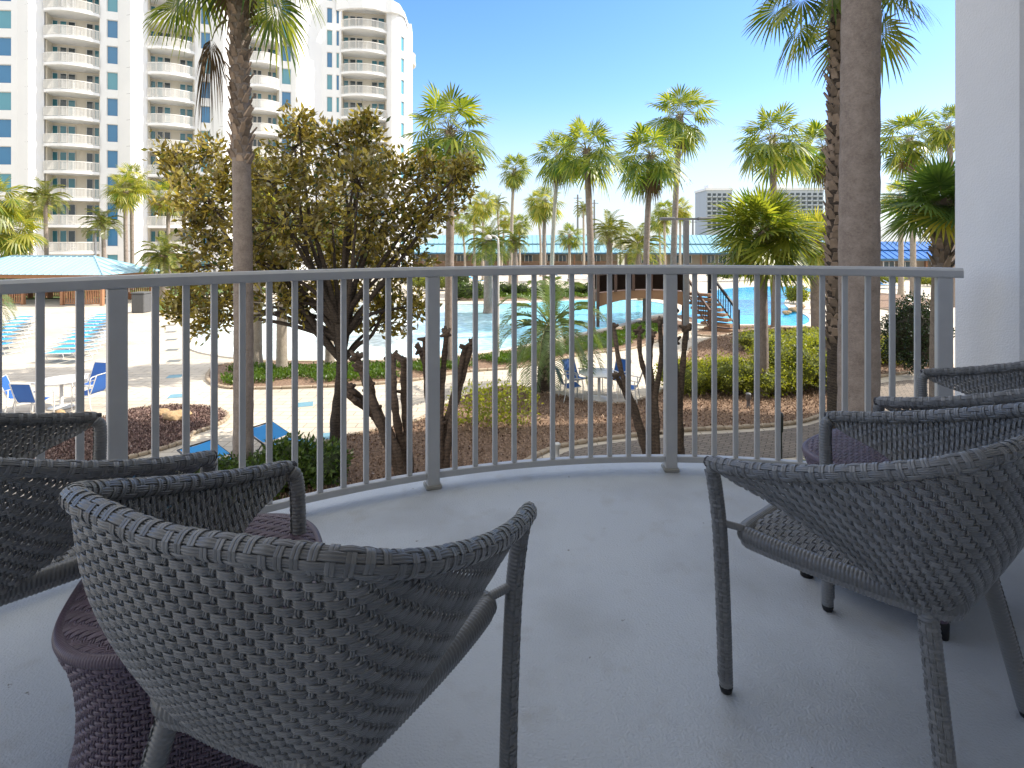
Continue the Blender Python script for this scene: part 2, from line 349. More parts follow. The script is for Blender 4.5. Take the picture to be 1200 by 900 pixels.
def chair_meshes():
    # rim and bottom share a parameter (control-point index), resampled to rim arc length
    def cr(P):
        P = np.array(P); m = len(P); t = np.linspace(0, m - 1 - 1e-9, NS); i = t.astype(int); f = (t - i)[:, None]
        E = np.vstack([2 * P[0] - P[1], P, 2 * P[-1] - P[-2]])
        p0, p1, p2, p3 = E[i], E[i + 1], E[i + 2], E[i + 3]
        return .5 * (2 * p1 + (p2 - p0) * f + (2 * p0 - 5 * p1 + 4 * p2 - p3) * f ** 2 + (3 * p1 - p0 - 3 * p2 + p3) * f ** 3)
    T, B = cr(rimP), cr(botP); L = arclen(T); D = np.linalg.norm(T - B, axis=1)
    fT, fB = vinterp(T, L), vinterp(B, L)
    def P(u, d):
        a, b = fT(u), fB(u); DD = np.interp(u, L, D); q = (d / np.maximum(DD, 1e-4))[..., None]
        p = b + (a - b) * q
        out = (p * np.array([1, 1, 0])); out[..., 1] -= 0; out = out / (np.linalg.norm(out, axis=-1, keepdims=True) + 1e-9)
        return p + out * (.030 * np.sin(np.pi * np.clip(q, 0, 1)) * (DD / .4)[..., None])
    pitch = .0130
    def ufun(d):
        ok = np.nonzero(D > d + .006)[0]
        return (L[ok[0]], L[ok[-1]]) if len(ok) else (0, 0)
    rows = [pitch * (.5 + j) for j in range(int(D.max() / pitch))]
    sh = MB(); weave(sh, P, rows, ufun, .0140, pitch, .0036, nstr=3, rw=.97)
    shell = sh.mesh('woven_back', m_wick, True)
    # rim: braided tube
    def tubeP(C, r, taper=True, ref=(0, 0, 1.)):
        Lc = arclen(C); Tn = np.gradient(C, axis=0); Tn /= np.linalg.norm(Tn, axis=1)[:, None]
        X = np.cross(Tn, ref); X /= np.linalg.norm(X, axis=1)[:, None]; Y = np.cross(X, Tn)
        fc, fx, fy = vinterp(C, Lc), vinterp(X, Lc), vinterp(Y, Lc)
        def P(u, d):
            a = d / r; rad = r
            if taper:
                e = np.minimum(u, Lc[-1] - u); rad = r * np.sqrt(np.clip(1 - (1 - np.clip(e / .03, 0, 1)) ** 2 * .75, .05, 1))
                rad = rad[..., None] if not np.isscalar(rad) else rad
            return fc(u) + rad * (np.cos(a)[..., None] * fx(u) - np.sin(a)[..., None] * fy(u))
        return P, Lc[-1]
    Cr = spline(rimP, 300); Pr, Lr = tubeP(Cr, .0165)
    rim = MB(); nr = 8; pr = 2 * math.pi * .0165 / nr
    weave(rim, Pr, [pr * j for j in range(nr)], lambda d: (0, Lr), .0215, pr, .0013, nstr=3, phase=4, su=4)
    rim.tube(Cr, .0148, 8, 1)
    rimM = rim.mesh('arm_rim', [m_wick, m_core], True)
    # seat
    seat = MB(); Zs = .430
    def wy(y): return np.interp(y, [-.22, -.19, .0, .19, .235, .258], [.16, .178, .232, .256, .243, .20])
    ys = np.arange(-.197, .258, .0130)
    def Ps(u, d):
        e = np.clip(np.abs(u) / wy(d), 0, 1) ** 8 + np.clip(np.abs(d - .020) / .238, 0, 1) ** 10
        z = Zs + .018 - .034 * e - .014 * np.clip(1 - (u / .24) ** 2, 0, 1) * np.clip(1 - ((d - .02) / .25) ** 2, 0, 1)
        return np.stack([u + 0 * d, d + 0 * u, z], -1)
    weave(seat, Ps, list(ys), lambda d: (-wy(d), wy(d)), .0145, .0130, .0030, nstr=3)
    outl = [(0, -.205), (-.09, -.20), (-.176, -.185), (-.225, 0), (-.25, .185), (-.235, .228), (-.12, .241), (0, .245), (.12, .241), (.235, .228), (.25, .185), (.225, 0), (.176, -.185), (.09, -.20), (0, -.205)]
    ringtube(seat, [(x, y, Zs - .006) for x, y in outl], .022, 60, 12, .0085, .0022)
    ringtube(seat, [(x * .985, y * .985, Zs - .022) for x, y in outl], .019, 60, 10, .0085, .0022)
    seatM = seat.mesh('woven_seat', m_wick, True)
    def leg(front, s):
        b = MB()
        pts = [(s * .318, .268, .606), (s * .310, .278, .590), (s * .300, .276, .54), (s * .290, .268, .42), (s * .283, .262, .2), (s * .280, .258, .018)] if front else \
              [(s * .176, -.150, .445), (s * .184, -.165, .39), (s * .225, -.200, .2), (s * .262, -.232, .018)]
        ringtube(b, pts, .0185 if front else .020, 40, 12, .0085, .0020)
        Cl = spline(pts, 60)[2:-2] if front else spline(pts, 60)[9:-3]; Pl, Ll = tubeP(Cl, .0192 if front else .0207, False, (0, 1, 0)); rl_ = .0192 if front else .0207
        weave(b, Pl, [rl_ * (q_ + (0 if s > 0 else math.pi)) for q_ in (-.75, -.25, .25, .75)], lambda d: (0, Ll), .013, .0095, .0012, nstr=3, phase=3)
        if front: ringtube(b, [(s * .288, .264, .448), (s * .255, .225, .440)], .010, 10, 8)
        cap = MB(); e = pts[-1]; cap.tube([(e[0], e[1], .0185), (e[0], e[1], .014), (e[0], e[1], .001)], [.0165, .0178, .014], 14)
        return b.mesh('leg', m_wick, True), cap.mesh('foot_cap', m_black, True)
    return shell, rimM, seatM, [leg(f, s) for f in (True, False) for s in (-1, 1)]
SHELL, RIM, SEAT, LEGS = chair_meshes()
def make_chair(loc, rz, label):
    r = empty('wicker_armchair', loc, rz, label, 'chair', 'grey wicker armchairs on the balcony')
    place('back_shell', SHELL, r); place('arm_rim', RIM, r); place('seat', SEAT, r)
    for l, c in LEGS: o = place('leg', l, r); place('foot_cap', c, o)
    return r
def chair_at(tl, tr, label, h=.615):
    """place from the two arm tips"""
    A = [gp(*tl, h), gp(*tr, h)]; mx, my = (A[0][0] + A[1][0]) / 2, (A[0][1] + A[1][1]) / 2
    dx, dy = A[1][0] - A[0][0], A[1][1] - A[0][1]; rz = math.atan2(dy, dx); L = math.hypot(dx, dy)
    print('chair tip distance', round(L, 3), 'rz', round(math.degrees(rz)))
    f = (-math.sin(rz), math.cos(rz)); make_chair((mx - .285 * f[0], my - .285 * f[1], 0), rz, label); 
CHAIRS = [
    ((341, 545), (625, 595), 'grey wicker armchair in the front, seen from behind, left of the middle'),
    ((828, 540), (968, 487), 'grey wicker armchair with its whole seat in view, right of the open floor'),
    ((118, 488), (250, 533), 'grey wicker armchair at the left edge, behind the plum side table'),
    ((1025, 470), (1080, 436), 'grey wicker armchair farthest away, against the white column')]
for c in CHAIRS: chair_at(*c)
# ---------------------------------------------------------------- side tables
def table_meshes():
    H = .455; prof = [(.240, .075), (.238, .10), (.228, .15), (.219, .21), (.217, .27), (.222, .33), (.234, .385), (.246, .415), (.249, .43), (.240, .445)]
    pz = np.array(prof); Lp = arclen(np.c_[pz, np.zeros(len(pz))]); sup = 2.9
    def Pb(u, d):
        a = u / .22; ca, sa = np.cos(a), np.sin(a); rad = (np.abs(ca) ** sup + np.abs(sa) ** sup) ** (-1 / sup)
        r = np.interp(d, Lp, pz[:, 0]) * rad; z = np.interp(d, Lp, pz[:, 1])
        arch = np.abs(np.sin(2 * (a))) ; arch = (1 - arch) * .05
        z = z + np.where(z < .2, (.2 - z) / .125 * arch, 0) 
        return np.stack([r * ca, r * sa, z], -1)
    body = MB(); rows = list(np.arange(.004, Lp[-1] - .004, .0105)); UL = 2 * math.pi * .22
    weave(body, Pb, rows, lambda d: (0, UL), UL / 106, .0105, .0020, nstr=1, phase=2, su=3, rw=.8, stake_w=.8)
    bodyM = body.mesh('woven_body', m_wick2, True)
    top = MB(); R = .245
    def halfw(y):
        y = min(abs(y) / R, 1); return R * (1 - y ** sup) ** (1 / sup) * .985
    def Pt(u, d):
        rr = ((np.abs(u) / R) ** sup + (np.abs(d) / R) ** sup) ** (1 / sup); z = H - .014 * np.clip(rr - .78, 0, 1) ** 2 / .05
        return np.stack([u + 0 * d, d + 0 * u, z], -1)
    weave(top, Pt, list(np.arange(-R + .008, R - .004, .0125)), lambda d: (-halfw(d), halfw(d)), .0165, .0125, .0018, nstr=3)
    a = np.linspace(0, 2 * np.pi, 61); rad = (np.abs(np.cos(a)) ** sup + np.abs(np.sin(a)) ** sup) ** (-1 / sup)
    ringtube(top, [(R * 1.0 * r * c, R * 1.0 * r * s, H - .020) for r, c, s in zip(rad, np.cos(a), np.sin(a))], .013, 80, 10, .0055, .001)
    topM = top.mesh('woven_top', m_wick2, True)
    lg = []
    for sx in (-1, 1):
        for sy in (-1, 1):
            b = MB(); x, y = sx * .192, sy * .192; ringtube(b, [(x * .96, y * .96, .16), (x, y, .09), (x * 1.02, y * 1.02, .045)], .021, 12, 12)
            c = MB(); c.tube([(x * 1.02, y * 1.02, .05), (x * 1.02, y * 1.02, .044), (x * 1.025, y * 1.025, .0)], [.020, .0235, .0215], 14)
            lg.append((b.mesh('leg', m_wick2, True), c.mesh('foot_cap', m_black, True)))
    return bodyM, topM, lg
TB, TT, TLG = table_meshes()
def make_table(loc, rz, label):
    r = empty('wicker_side_table', loc, rz, label, 'side table', 'plum wicker side tables')
    place('woven_body', TB, r); place('table_top', TT, r)
    for l, c in TLG: o = place('leg', l, r); place('foot_cap', c, o)
make_table((-.70, 1.285, 0), math.radians(22), 'dark plum wicker side table between the two left armchairs')
make_table((1.33, 1.98, 0), math.radians(38), 'dark plum wicker side table mostly hidden behind the right armchairs')
# ================================================================ GROUND, POOLS, BEDS
def paver(name, c1, c2, mortar, sx, sy, bump=.004, rot=0.):
    m = bpy.data.materials.new(name); m.use_nodes = True; N, L = nodes(m); b = N['Principled BSDF']; b.inputs['Roughness'].default_value = .85
    tc = N.new('ShaderNodeTexCoord'); mp = N.new('ShaderNodeMapping'); mp.inputs['Rotation'].default_value = (0, 0, rot)
    L.new(tc.outputs['Object'], mp.inputs[0])
    br_ = N.new('ShaderNodeTexBrick'); br_.inputs['Scale'].default_value = 1; br_.inputs['Brick Width'].default_value = sx; br_.inputs['Row Height'].default_value = sy
    br_.inputs['Mortar Size'].default_value = .010; br_.inputs['Color1'].default_value = (*c1, 1); br_.inputs['Color2'].default_value = (*c2, 1); br_.inputs['Mortar'].default_value = (*mortar, 1)
    L.new(mp.outputs[0], br_.inputs[0])
    n = N.new('ShaderNodeTexNoise'); n.inputs['Scale'].default_value = .35; n.inputs['Detail'].default_value = 5; L.new(tc.outputs['Object'], n.inputs[0])
    mr = N.new('ShaderNodeMapRange'); mr.inputs[1].default_value = .3; mr.inputs[2].default_value = .7; mr.inputs[3].default_value = .80; mr.inputs[4].default_value = 1.08; L.new(n.outputs[0], mr.inputs[0])
    v = N.new('ShaderNodeVectorMath'); v.operation = 'SCALE'; L.new(br_.outputs[0], v.inputs[0]); L.new(mr.outputs[0], v.inputs['Scale']); L.new(v.outputs[0], b.inputs['Base Color'])
    bp = N.new('ShaderNodeBump'); bp.inputs['Distance'].default_value = bump; bp.invert = True; L.new(br_.outputs['Fac'], bp.inputs['Height']); L.new(bp.outputs[0], b.inputs['Normal'])
    return m
m_deck = paver('sand_pavers', (.60, .53, .43), (.53, .46, .37), (.30, .25, .19), .6, .3)
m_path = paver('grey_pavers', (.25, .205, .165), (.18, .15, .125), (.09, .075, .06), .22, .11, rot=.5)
m_sand = mat('sandy_ground', (.34, .30, .23), .9, (.22, .22, .13), .05, .6, bump=.02, bscale=2)
m_mulch = mat('bark_mulch', (.10, .058, .036), .9, (.36, .235, .155), 16., .45, bump=.03, bscale=45, detail=6)
m_mulchd = mat('red_mulch', (.09, .04, .035), .9, (.24, .13, .11), 22., .55, bump=.03, bscale=45, detail=6)
m_curb = mat('curb_stone', (.42, .34, .25), .85, (.30, .23, .16), 4., .7, bump=.006, bscale=30)
m_grass = mat('lawn', (.06, .11, .02), .8, (.12, .17, .035), 3., .7, bump=.02, bscale=60)
def sheet(name, poly, z, m, kind='structure'):
    b = MB(); b.add([(x, y, z) for x, y in poly], [tuple(range(len(poly)))]); o = b.build(name, m)
    me = o.data
    if me.polygons[0].normal.z < 0: me.flip_normals()
    return tag(o, kind=kind)
def smooth_poly(pts, n=8):
    P = np.array(list(pts) + [pts[0], pts[1], pts[2]]); m = len(pts); out = []
    for i in range(m):
        p0, p1, p2, p3 = [np.array(pts[(i + k - 1) % m], float) for k in range(4)]
        for t in np.arange(n) / n: out.append(tuple(.5 * (2 * p1 + (p2 - p0) * t + (2 * p0 - 5 * p1 + 4 * p2 - p3) * t * t + (3 * p1 - p0 - 3 * p2 + p3) * t ** 3)))
    return out
def inside(x, y, poly):
    c = False; n = len(poly); j = n - 1
    for i in range(n):
        if (poly[i][1] > y) != (poly[j][1] > y) and x < (poly[j][0] - poly[i][0]) * (y - poly[i][1]) / (poly[j][1] - poly[i][1]) + poly[i][0]: c = not c
        j = i
    return c
sheet('ground', [(-2500, -60), (2500, -60), (2500, 4500), (-2500, 4500)], GZ - .02, m_sand)
sheet('pool_deck', [(-70, -20), (60, -20), (75, 82), (-95, 82)], GZ, m_deck)
def bed(name, px, m, curbm=m_curb, n=6, mound=.10, grow=None):
    poly = smooth_poly([gp(*p) for p in px], n)
    b = MB(); m_ = len(poly); cx = sum(p[0] for p in poly) / m_; cy = sum(p[1] for p in poly) / m_
    # fine surface: clipped grid so mulch can undulate
    xs = [p[0] for p in poly]; ys = [p[1] for p in poly]; b.add([(x, y, GZ + .035) for x, y in poly], [tuple(range(m_))])
    o = b.build(name, m)
    if o.data.polygons[0].normal.z < 0: o.data.flip_normals()
    tag(o, kind='structure')
    c = MB(); wd = .07
    for i in range(m_):
        x0, y0 = poly[i]; x1, y1 = poly[(i + 1) % m_]; l = math.hypot(x1 - x0, y1 - y0)
        if l < .02 or max(x0, x1) > 45: continue
        k = max(1, round(l / .42)); dx, dy = (x1 - x0) / k, (y1 - y0) / k
        for j in range(k):
            a = (x0 + dx * j, y0 + dy * j)
            h = .075 + random.uniform(-.008, .008)
            c.box(a[0] + dx / 2, a[1] + dy / 2, GZ + h / 2 + .002, l / k - .012, .11 + random.uniform(-.012, .012), h, math.atan2(dy, dx) + random.uniform(-.03, .03), bev=.018)
    co_ = c.build('bed_curb', curbm); tag(co_, kind='structure')
    return poly
near_px = [(330, 640), (332, 545), (380, 522), (420, 510), (482, 497), (535, 470), (572, 457), (607, 455), (650, 464), (700, 474), (745, 472), (790, 448), (815, 405), (880, 388), (960, 385), (1040, 392), (1105, 420), (1110, 436), (1060, 438), (1020, 445), (1000, 455), (985, 470), (962, 488), (930, 497), (870, 502), (800, 506), (700, 517), (640, 530), (600, 560), (560, 640)]
NEAR = bed('mulch_bed', near_px, m_mulch)
ISL = bed('red_mulch_island', [(-60, 560), (20, 535), (60, 515), (105, 497), (150, 483), (200, 477), (245, 479), (266, 487), (257, 498), (225, 510), (213, 520), (150, 538), (80, 550), (0, 566)], m_mulchd)
MID = bed('planting_island', [(243, 441), (262, 428), (330, 425), (450, 425), (540, 419), (600, 411), (660, 399), (715, 388), (765, 374), (800, 371), (815, 378), (800, 389), (745, 408), (690, 415), (640, 425), (600, 432), (540, 437), (480, 447), (400, 453), (300, 456), (255, 453)], m_mulch)
FAR1 = bed('far_planting_bed', [(540, 352), (560, 343), (620, 340), (700, 341), (735, 346), (735, 350), (700, 351), (620, 352)], m_mulch)
FAR2 = bed('right_planting_bed', [(958, 352), (985, 343), (1040, 345), (1090, 352), (1110, 365), (1090, 372), (1030, 362), (985, 361)], m_mulch)
FARR = bed('pool_end_bed', [(815, 393), (838, 384), (905, 383), (965, 384), (1000, 378), (1020, 384), (985, 392), (900, 396)], m_mulch)
# shaded service path and lawn under the balcony
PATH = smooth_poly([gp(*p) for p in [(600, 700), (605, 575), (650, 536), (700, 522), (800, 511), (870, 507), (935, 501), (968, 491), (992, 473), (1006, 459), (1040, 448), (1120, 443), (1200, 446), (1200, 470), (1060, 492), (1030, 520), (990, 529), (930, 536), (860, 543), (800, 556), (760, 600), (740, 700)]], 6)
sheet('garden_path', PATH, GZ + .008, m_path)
LAWN = smooth_poly([gp(*p) for p in [(745, 720), (765, 605), (803, 560), (862, 547), (932, 540), (992, 533), (1035, 523), (1065, 496), (1200, 474), (1400, 520), (1400, 720)]], 6)
sheet('lawn', LAWN, GZ + .006, m_grass)
# far lawn by the gazebo and in front of the tower
sheet('lawn_by_gazebo', smooth_poly([gp(*p) for p in [(168, 361), (185, 354), (230, 350), (262, 350), (262, 358), (215, 362), (180, 364)]], 5), GZ + .008, m_grass)
sheet('far_lawn', [gp(*p) for p in [(-260, 349), (-260, 337), (300, 334), (330, 343), (250, 346), (0, 352)]], GZ + .004, m_grass)
# ---- water
def watermat(name, shallow, deep, x0, x1):
    m = bpy.data.materials.new(name); m.use_nodes = True; N, L = nodes(m); b = N['Principled BSDF']
    b.inputs['Roughness'].default_value = .06; b.inputs['IOR'].default_value = 1.33
    tc = N.new('ShaderNodeTexCoord'); sp = N.new('ShaderNodeSeparateXYZ'); L.new(tc.outputs['Object'], sp.inputs[0])
    n0 = N.new('ShaderNodeTexNoise'); n0.inputs['Scale'].default_value = .5; n0.inputs['Detail'].default_value = 4; L.new(tc.outputs['Object'], n0.inputs[0])
    ad = N.new('ShaderNodeMath'); ad.operation = 'MULTIPLY_ADD'; ad.inputs[1].default_value = 3.; L.new(n0.outputs[0], ad.inputs[0]); L.new(sp.outputs[0], ad.inputs[2])
    mr = N.new('ShaderNodeMapRange'); mr.inputs[1].default_value = x0 + 1.5; mr.inputs[2].default_value = x1 + 1.5; L.new(ad.outputs[0], mr.inputs[0])
    mx = N.new('ShaderNodeMix'); mx.data_type = 'RGBA'; L.new(mr.outputs[0], mx.inputs[0]); mx.inputs[6].default_value = (*shallow, 1); mx.inputs[7].default_value = (*deep, 1)
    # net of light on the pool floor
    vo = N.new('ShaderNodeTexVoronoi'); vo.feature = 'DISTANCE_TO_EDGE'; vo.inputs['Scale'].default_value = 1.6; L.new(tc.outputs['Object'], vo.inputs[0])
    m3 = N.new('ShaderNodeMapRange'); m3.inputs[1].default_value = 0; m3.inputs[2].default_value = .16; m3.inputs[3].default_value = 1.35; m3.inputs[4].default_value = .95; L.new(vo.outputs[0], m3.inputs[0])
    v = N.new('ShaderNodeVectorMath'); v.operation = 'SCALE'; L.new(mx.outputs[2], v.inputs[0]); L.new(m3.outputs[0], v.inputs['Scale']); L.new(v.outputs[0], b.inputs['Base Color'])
    w1 = N.new('ShaderNodeTexNoise'); w1.inputs['Scale'].default_value = 3.5; w1.inputs['Detail'].default_value = 4; L.new(tc.outputs['Object'], w1.inputs[0])
    bp = N.new('ShaderNodeBump'); bp.inputs['Distance'].default_value = .035; bp.inputs['Strength'].default_value = .6; L.new(w1.outputs[0], bp.inputs['Height']); L.new(bp.outputs[0], b.inputs['Normal'])
    return m
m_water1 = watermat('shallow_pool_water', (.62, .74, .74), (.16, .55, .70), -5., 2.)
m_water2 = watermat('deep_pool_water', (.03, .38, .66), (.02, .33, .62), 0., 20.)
m_coping = mat('coping', (.62, .58, .50), .7, (.54, .50, .43), 3., .6)
def pool(px, m, name):
    poly = smooth_poly([gp(*p) for p in px], 7); sheet(name, poly, GZ + .012, m)
    c = MB(); n = len(poly)
    P = np.array(poly); T = np.roll(P, -1, 0) - np.roll(P, 1, 0); T /= np.linalg.norm(T, axis=1)[:, None]; Nn = np.c_[T[:, 1], -T[:, 0]]
    ar = sum(poly[i][0] * poly[(i + 1) % n][1] - poly[(i + 1) % n][0] * poly[i][1] for i in range(n))
    if ar < 0: Nn = -Nn
    G = np.zeros((n + 1, 4, 3))
    for k, (d, z) in enumerate([(0, .010), (0, .05), (.30, .05), (.30, .002)]):
        q = P + Nn * d; G[:n, k, :2] = q; G[n, k, :2] = q[0]; G[:, k, 2] = GZ + z
    c.grid(G, flip=False); tag(c.build(name + '_coping', m_coping), kind='structure')
    return poly
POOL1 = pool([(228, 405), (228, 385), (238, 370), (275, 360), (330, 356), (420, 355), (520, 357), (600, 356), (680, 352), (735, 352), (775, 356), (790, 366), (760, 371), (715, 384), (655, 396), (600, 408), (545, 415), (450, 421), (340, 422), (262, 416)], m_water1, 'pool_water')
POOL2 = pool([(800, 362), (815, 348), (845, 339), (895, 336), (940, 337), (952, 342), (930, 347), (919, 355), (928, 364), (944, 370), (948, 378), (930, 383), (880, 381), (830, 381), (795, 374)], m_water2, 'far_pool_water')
# pavement markers: dark tiles in a line and blue tiles
m_tile = mat('blue_tile', (.16, .33, .42), .5); m_tiled = mat('grey_tile', (.16, .17, .17), .5)
for px, py, mm in [(200, 373, 0), (200, 381, 0), (200, 389, 0), (201, 398, 0), (202, 410, 0), (204, 423, 0), (208, 464, 1), (357, 474, 1), (385, 511, 1), (205, 441, 1)]:
    b = MB(); b.box(0, 0, .002, .42, .42, .004, .3); o = b.build('deck_tile', m_tile if mm else m_tiled, loc=(*gp(px, py), GZ + .003))
    tag(o, kind='structure')
# ================================================================ TOWER
m_tw = mat('tower_stucco', (.79, .785, .78), .8, (.71, .71, .715), .25, .8)
m_twc = mat('tower_cream', (.66, .60, .50), .8, (.60, .55, .46), .3, .7)
m_brail = mat('balcony_rail_white', (.74, .72, .68), .6)
m_bpanel = mat('balcony_infill', (.60, .585, .55), .6)
def glass(name, c, rough=.08):
    m = mat(name, c, rough, tuple(x * .55 for x in c), .12, .5, spec=.7); return m
m_gblue = glass('blue_glass', (.04, .20, .40)); m_gteal = glass('teal_glass', (.035, .19, .24)); m_gdark = glass('dark_glass', (.03, .05, .06)); m_gcurt = glass('curtain_glass', (.10, .33, .42))
tower = empty('apartment_tower', (ix(200, 66), 66, GZ), 0, 'tall white apartment tower with stacks of curved balconies and blue windows', 'apartment tower')
TX, TY = ix(200, 66), 66
FH = 3.0; NF = 13
def tl(p): return (p[0] - TX, p[1] - TY)
def par(o): o.parent = tower; return o
wall = MB(); cream = MB()
TOPZ = 38.2
wins = []; doors = []
def wallstrip(a, b, z0=0, z1=TOPZ, th=.5, mb=None, back=0.):
    """vertical wall slab between two plan points (px,Y)"""
    A = Vector((ix(*a), a[1])); B = Vector((ix(*b), b[1])); d = (B - A); n = Vector((-d.y, d.x)).normalized()
    if n.y < 0: n = -n
    A2, B2 = A + n * back, B + n * back
    (mb or wall).prism([tl(A2), tl(B2), tl(B2 + n * th), tl(A2 + n * th)], z0, z1)
WM = {}
def winmesh(w_, h_, m, mull=0):
    k = (round(w_, 2), h_, m.name, mull)
    if k not in WM:
        b = MB(); f = .05
        b.box(0, 0, h_ / 2, w_ - 2 * f - .002, .03, h_ - 2 * f, mi=0)
        for x in (-w_ / 2 + f / 2, w_ / 2 - f / 2): b.box(x, -.01, h_ / 2, f, .09, h_, mi=1)
        for z in (f / 2, h_ - f / 2): b.box(0, -.012, z, w_ - 2 * f - .002, .085, f, mi=1)
        WM[k] = b.mesh('window', [m, m_brail])
    return WM[k]
def wincol(a, b, zoff=.55, wh=2.05, nf=NF, mats=(m_gblue, m_gcurt), top=TOPZ):
    """column of windows between plan points: spandrels with recessed panes"""
    A = Vector((ix(*a), a[1])); B = Vector((ix(*b), b[1])); d = B - A; n = Vector((-d.y, d.x)).normalized()
    if n.y < 0: n = -n
    ang = math.atan2(d.y, d.x); c = (A + B) / 2 + n * .22; z = 0
    edges = [0]
    for f in range(nf): edges += [f * FH + zoff, f * FH + zoff + wh]
    edges.append(top)
    for i in range(0, len(edges), 2):
        if edges[i + 1] - edges[i] > .01: wall.prism([tl(A), tl(B), tl(B + n * .5), tl(A + n * .5)], edges[i], edges[i + 1])
    for f in range(nf):
        o = place('window', winmesh(d.length, wh, mats[random.random() < .35]), tower, (*tl(c), f * FH + zoff), ang); wins.append(o)
BALC = {}
def balcony_mesh(w_, bow, dep):
    k = (round(w_, 1), bow)
    if k in BALC: return BALC[k]
    n = 22; s = MB(); fr = [(-w_ / 2 + w_ * i / n, -bow * (1 - (2 * i / n - 1) ** 2) - .25) for i in range(n + 1)]
    poly = fr + [(w_ / 2, dep - .004), (-w_ / 2, dep - .004)]
    s.prism(poly, -.32, 0)
    r = MB()
    P = np.array([[(x, y + .02, z) for y, z in ((y - .0, .98), (y - .0, 1.06), (y + .07, 1.06), (y + .07, .98))] for x, y in fr]); r.grid(P, True)
    P = np.array([[(x, y + .03, z) for y, z in ((y, .06), (y, .11), (y + .05, .11), (y + .05, .06))] for x, y in fr]); r.grid(P, True)
    pk = 46
    for i in range(pk + 1):
        t = i / pk * n; j = min(int(t), n - 1); q = t - j; x = fr[j][0] * (1 - q) + fr[j + 1][0] * q; y = fr[j][1] * (1 - q) + fr[j + 1][1] * q
        wd = .09 if i % 9 == 0 else .062
        r.box(x, y + .06, .545, wd, .03, .87)
    BALC[k] = (s.mesh('balcony_slab', m_tw), r.mesh('balcony_rail', m_brail)); return BALC[k]
def stack(a, b, bow, nf=NF, dep=1.7, lay=((.03, .14, 0), (.17, .30, 1), (.32, .46, 1), (.66, .79, 1), (.81, .95, 0)), topz=TOPZ, skip0=False):
    A = Vector((ix(*a), a[1])); B = Vector((ix(*b), b[1])); d = B - A; n = Vector((-d.y, d.x)).normalized()
    if n.y < 0: n = -n
    ang = math.atan2(d.y, d.x); u = d.normalized(); w_ = d.length
    cream.prism([tl(A + n * dep), tl(B + n * dep), tl(B + n * (dep + .4)), tl(A + n * (dep + .4))], 0, topz - .002)
    wall.prism([tl(A + n * .02), tl(B + n * .02), tl(B + n * (dep + .6)), tl(A + n * (dep + .6))], topz, topz + .6)
    for P_ in (A, B):   # cheeks
        q = P_ - u * (.15 if P_ is B else -.0) ; cream.prism([tl(q + n * .25), tl(q + u * .15 + n * .25), tl(q + u * .15 + n * (dep - .003)), tl(q + n * (dep - .003))], .003, topz - .004)
    bm_ = balcony_mesh(w_, bow, dep); bh = []
    for f in range(nf):
        c = (A + B) / 2
        if f > 0:
            o = place('balcony', bm_[0], tower, (*tl(c), f * FH), ang); place('balcony_rail', bm_[1], o)
            if random.random() < .6:   # furniture silhouettes
                for _ in range(random.choice((1, 2))):
                    fu = MB(); fx = random.uniform(-w_ * .35, w_ * .35); fu.box(fx, .1, .42, .55, .5, .06); fu.box(fx - .2, .1, .72, .05, .5, .5)
                    for qx in (-.22, .22):
                        for qy in (-.1, .3): fu.box(fx + qx, qy, .2, .04, .04, .39)
                    g = fu.build('patio_chair', m_brail, o)
        for i, (t0, t1, dk) in enumerate(lay):
            mm = (m_gdark if random.random() < .6 else m_gteal) if dk else m_gteal
            c = A + u * w_ * (t0 + t1) / 2 + n * (dep - .08)
            o = place('sliding_door', winmesh(w_ * (t1 - t0), 2.35, mm), tower, (*tl(c), f * FH + .02), ang); doors.append(o)
# plan, left to right (px, depth)
wallstrip((-150, 59.0), (-96, 60.0)); stack((-96, 60.0), (-32, 61.5), 1.5)
wallstrip((-32, 61.5), (-14, 61.8)); wincol((-14, 61.8), (13, 62)); wallstrip((13, 62), (20, 62.1)); wallstrip((20, 62.1), (33, 61.2)); wallstrip((33, 61.2), (52, 62.6))
stack((52, 62.6), (117, 64.4), 1.0); wallstrip((117, 64.4), (125, 64.6)); wincol((125, 64.6), (138, 65)); wallstrip((138, 65), (153, 64.2)); wallstrip((153, 64.2), (173, 66))
stack((173, 66), (228, 68.2), .95); wallstrip((228, 68.2), (235, 68.4)); wincol((235, 68.4), (246.5, 68.8)); wallstrip((246.5, 68.8), (262, 68)); wallstrip((262, 68), (291, 71.3))
stack((291, 71.3), (327, 73), .9); wallstrip((327, 73), (330, 73.1)); wincol((330, 73.1), (341, 73.5)); wallstrip((341, 73.5), (347, 73.2)); wallstrip((347, 73.2), (377, 75.6))
wallstrip((377, 75.6), (383, 75.8)); wincol((383, 75.8), (389.5, 76)); wallstrip((389.5, 76), (394, 76.1)); wincol((394, 76.1), (397.5, 76.2)); wallstrip((397.5, 76.2), (400, 76.3))
stack((400, 76.3), (453, 77.6), 1.0, nf=12, topz=35.9)
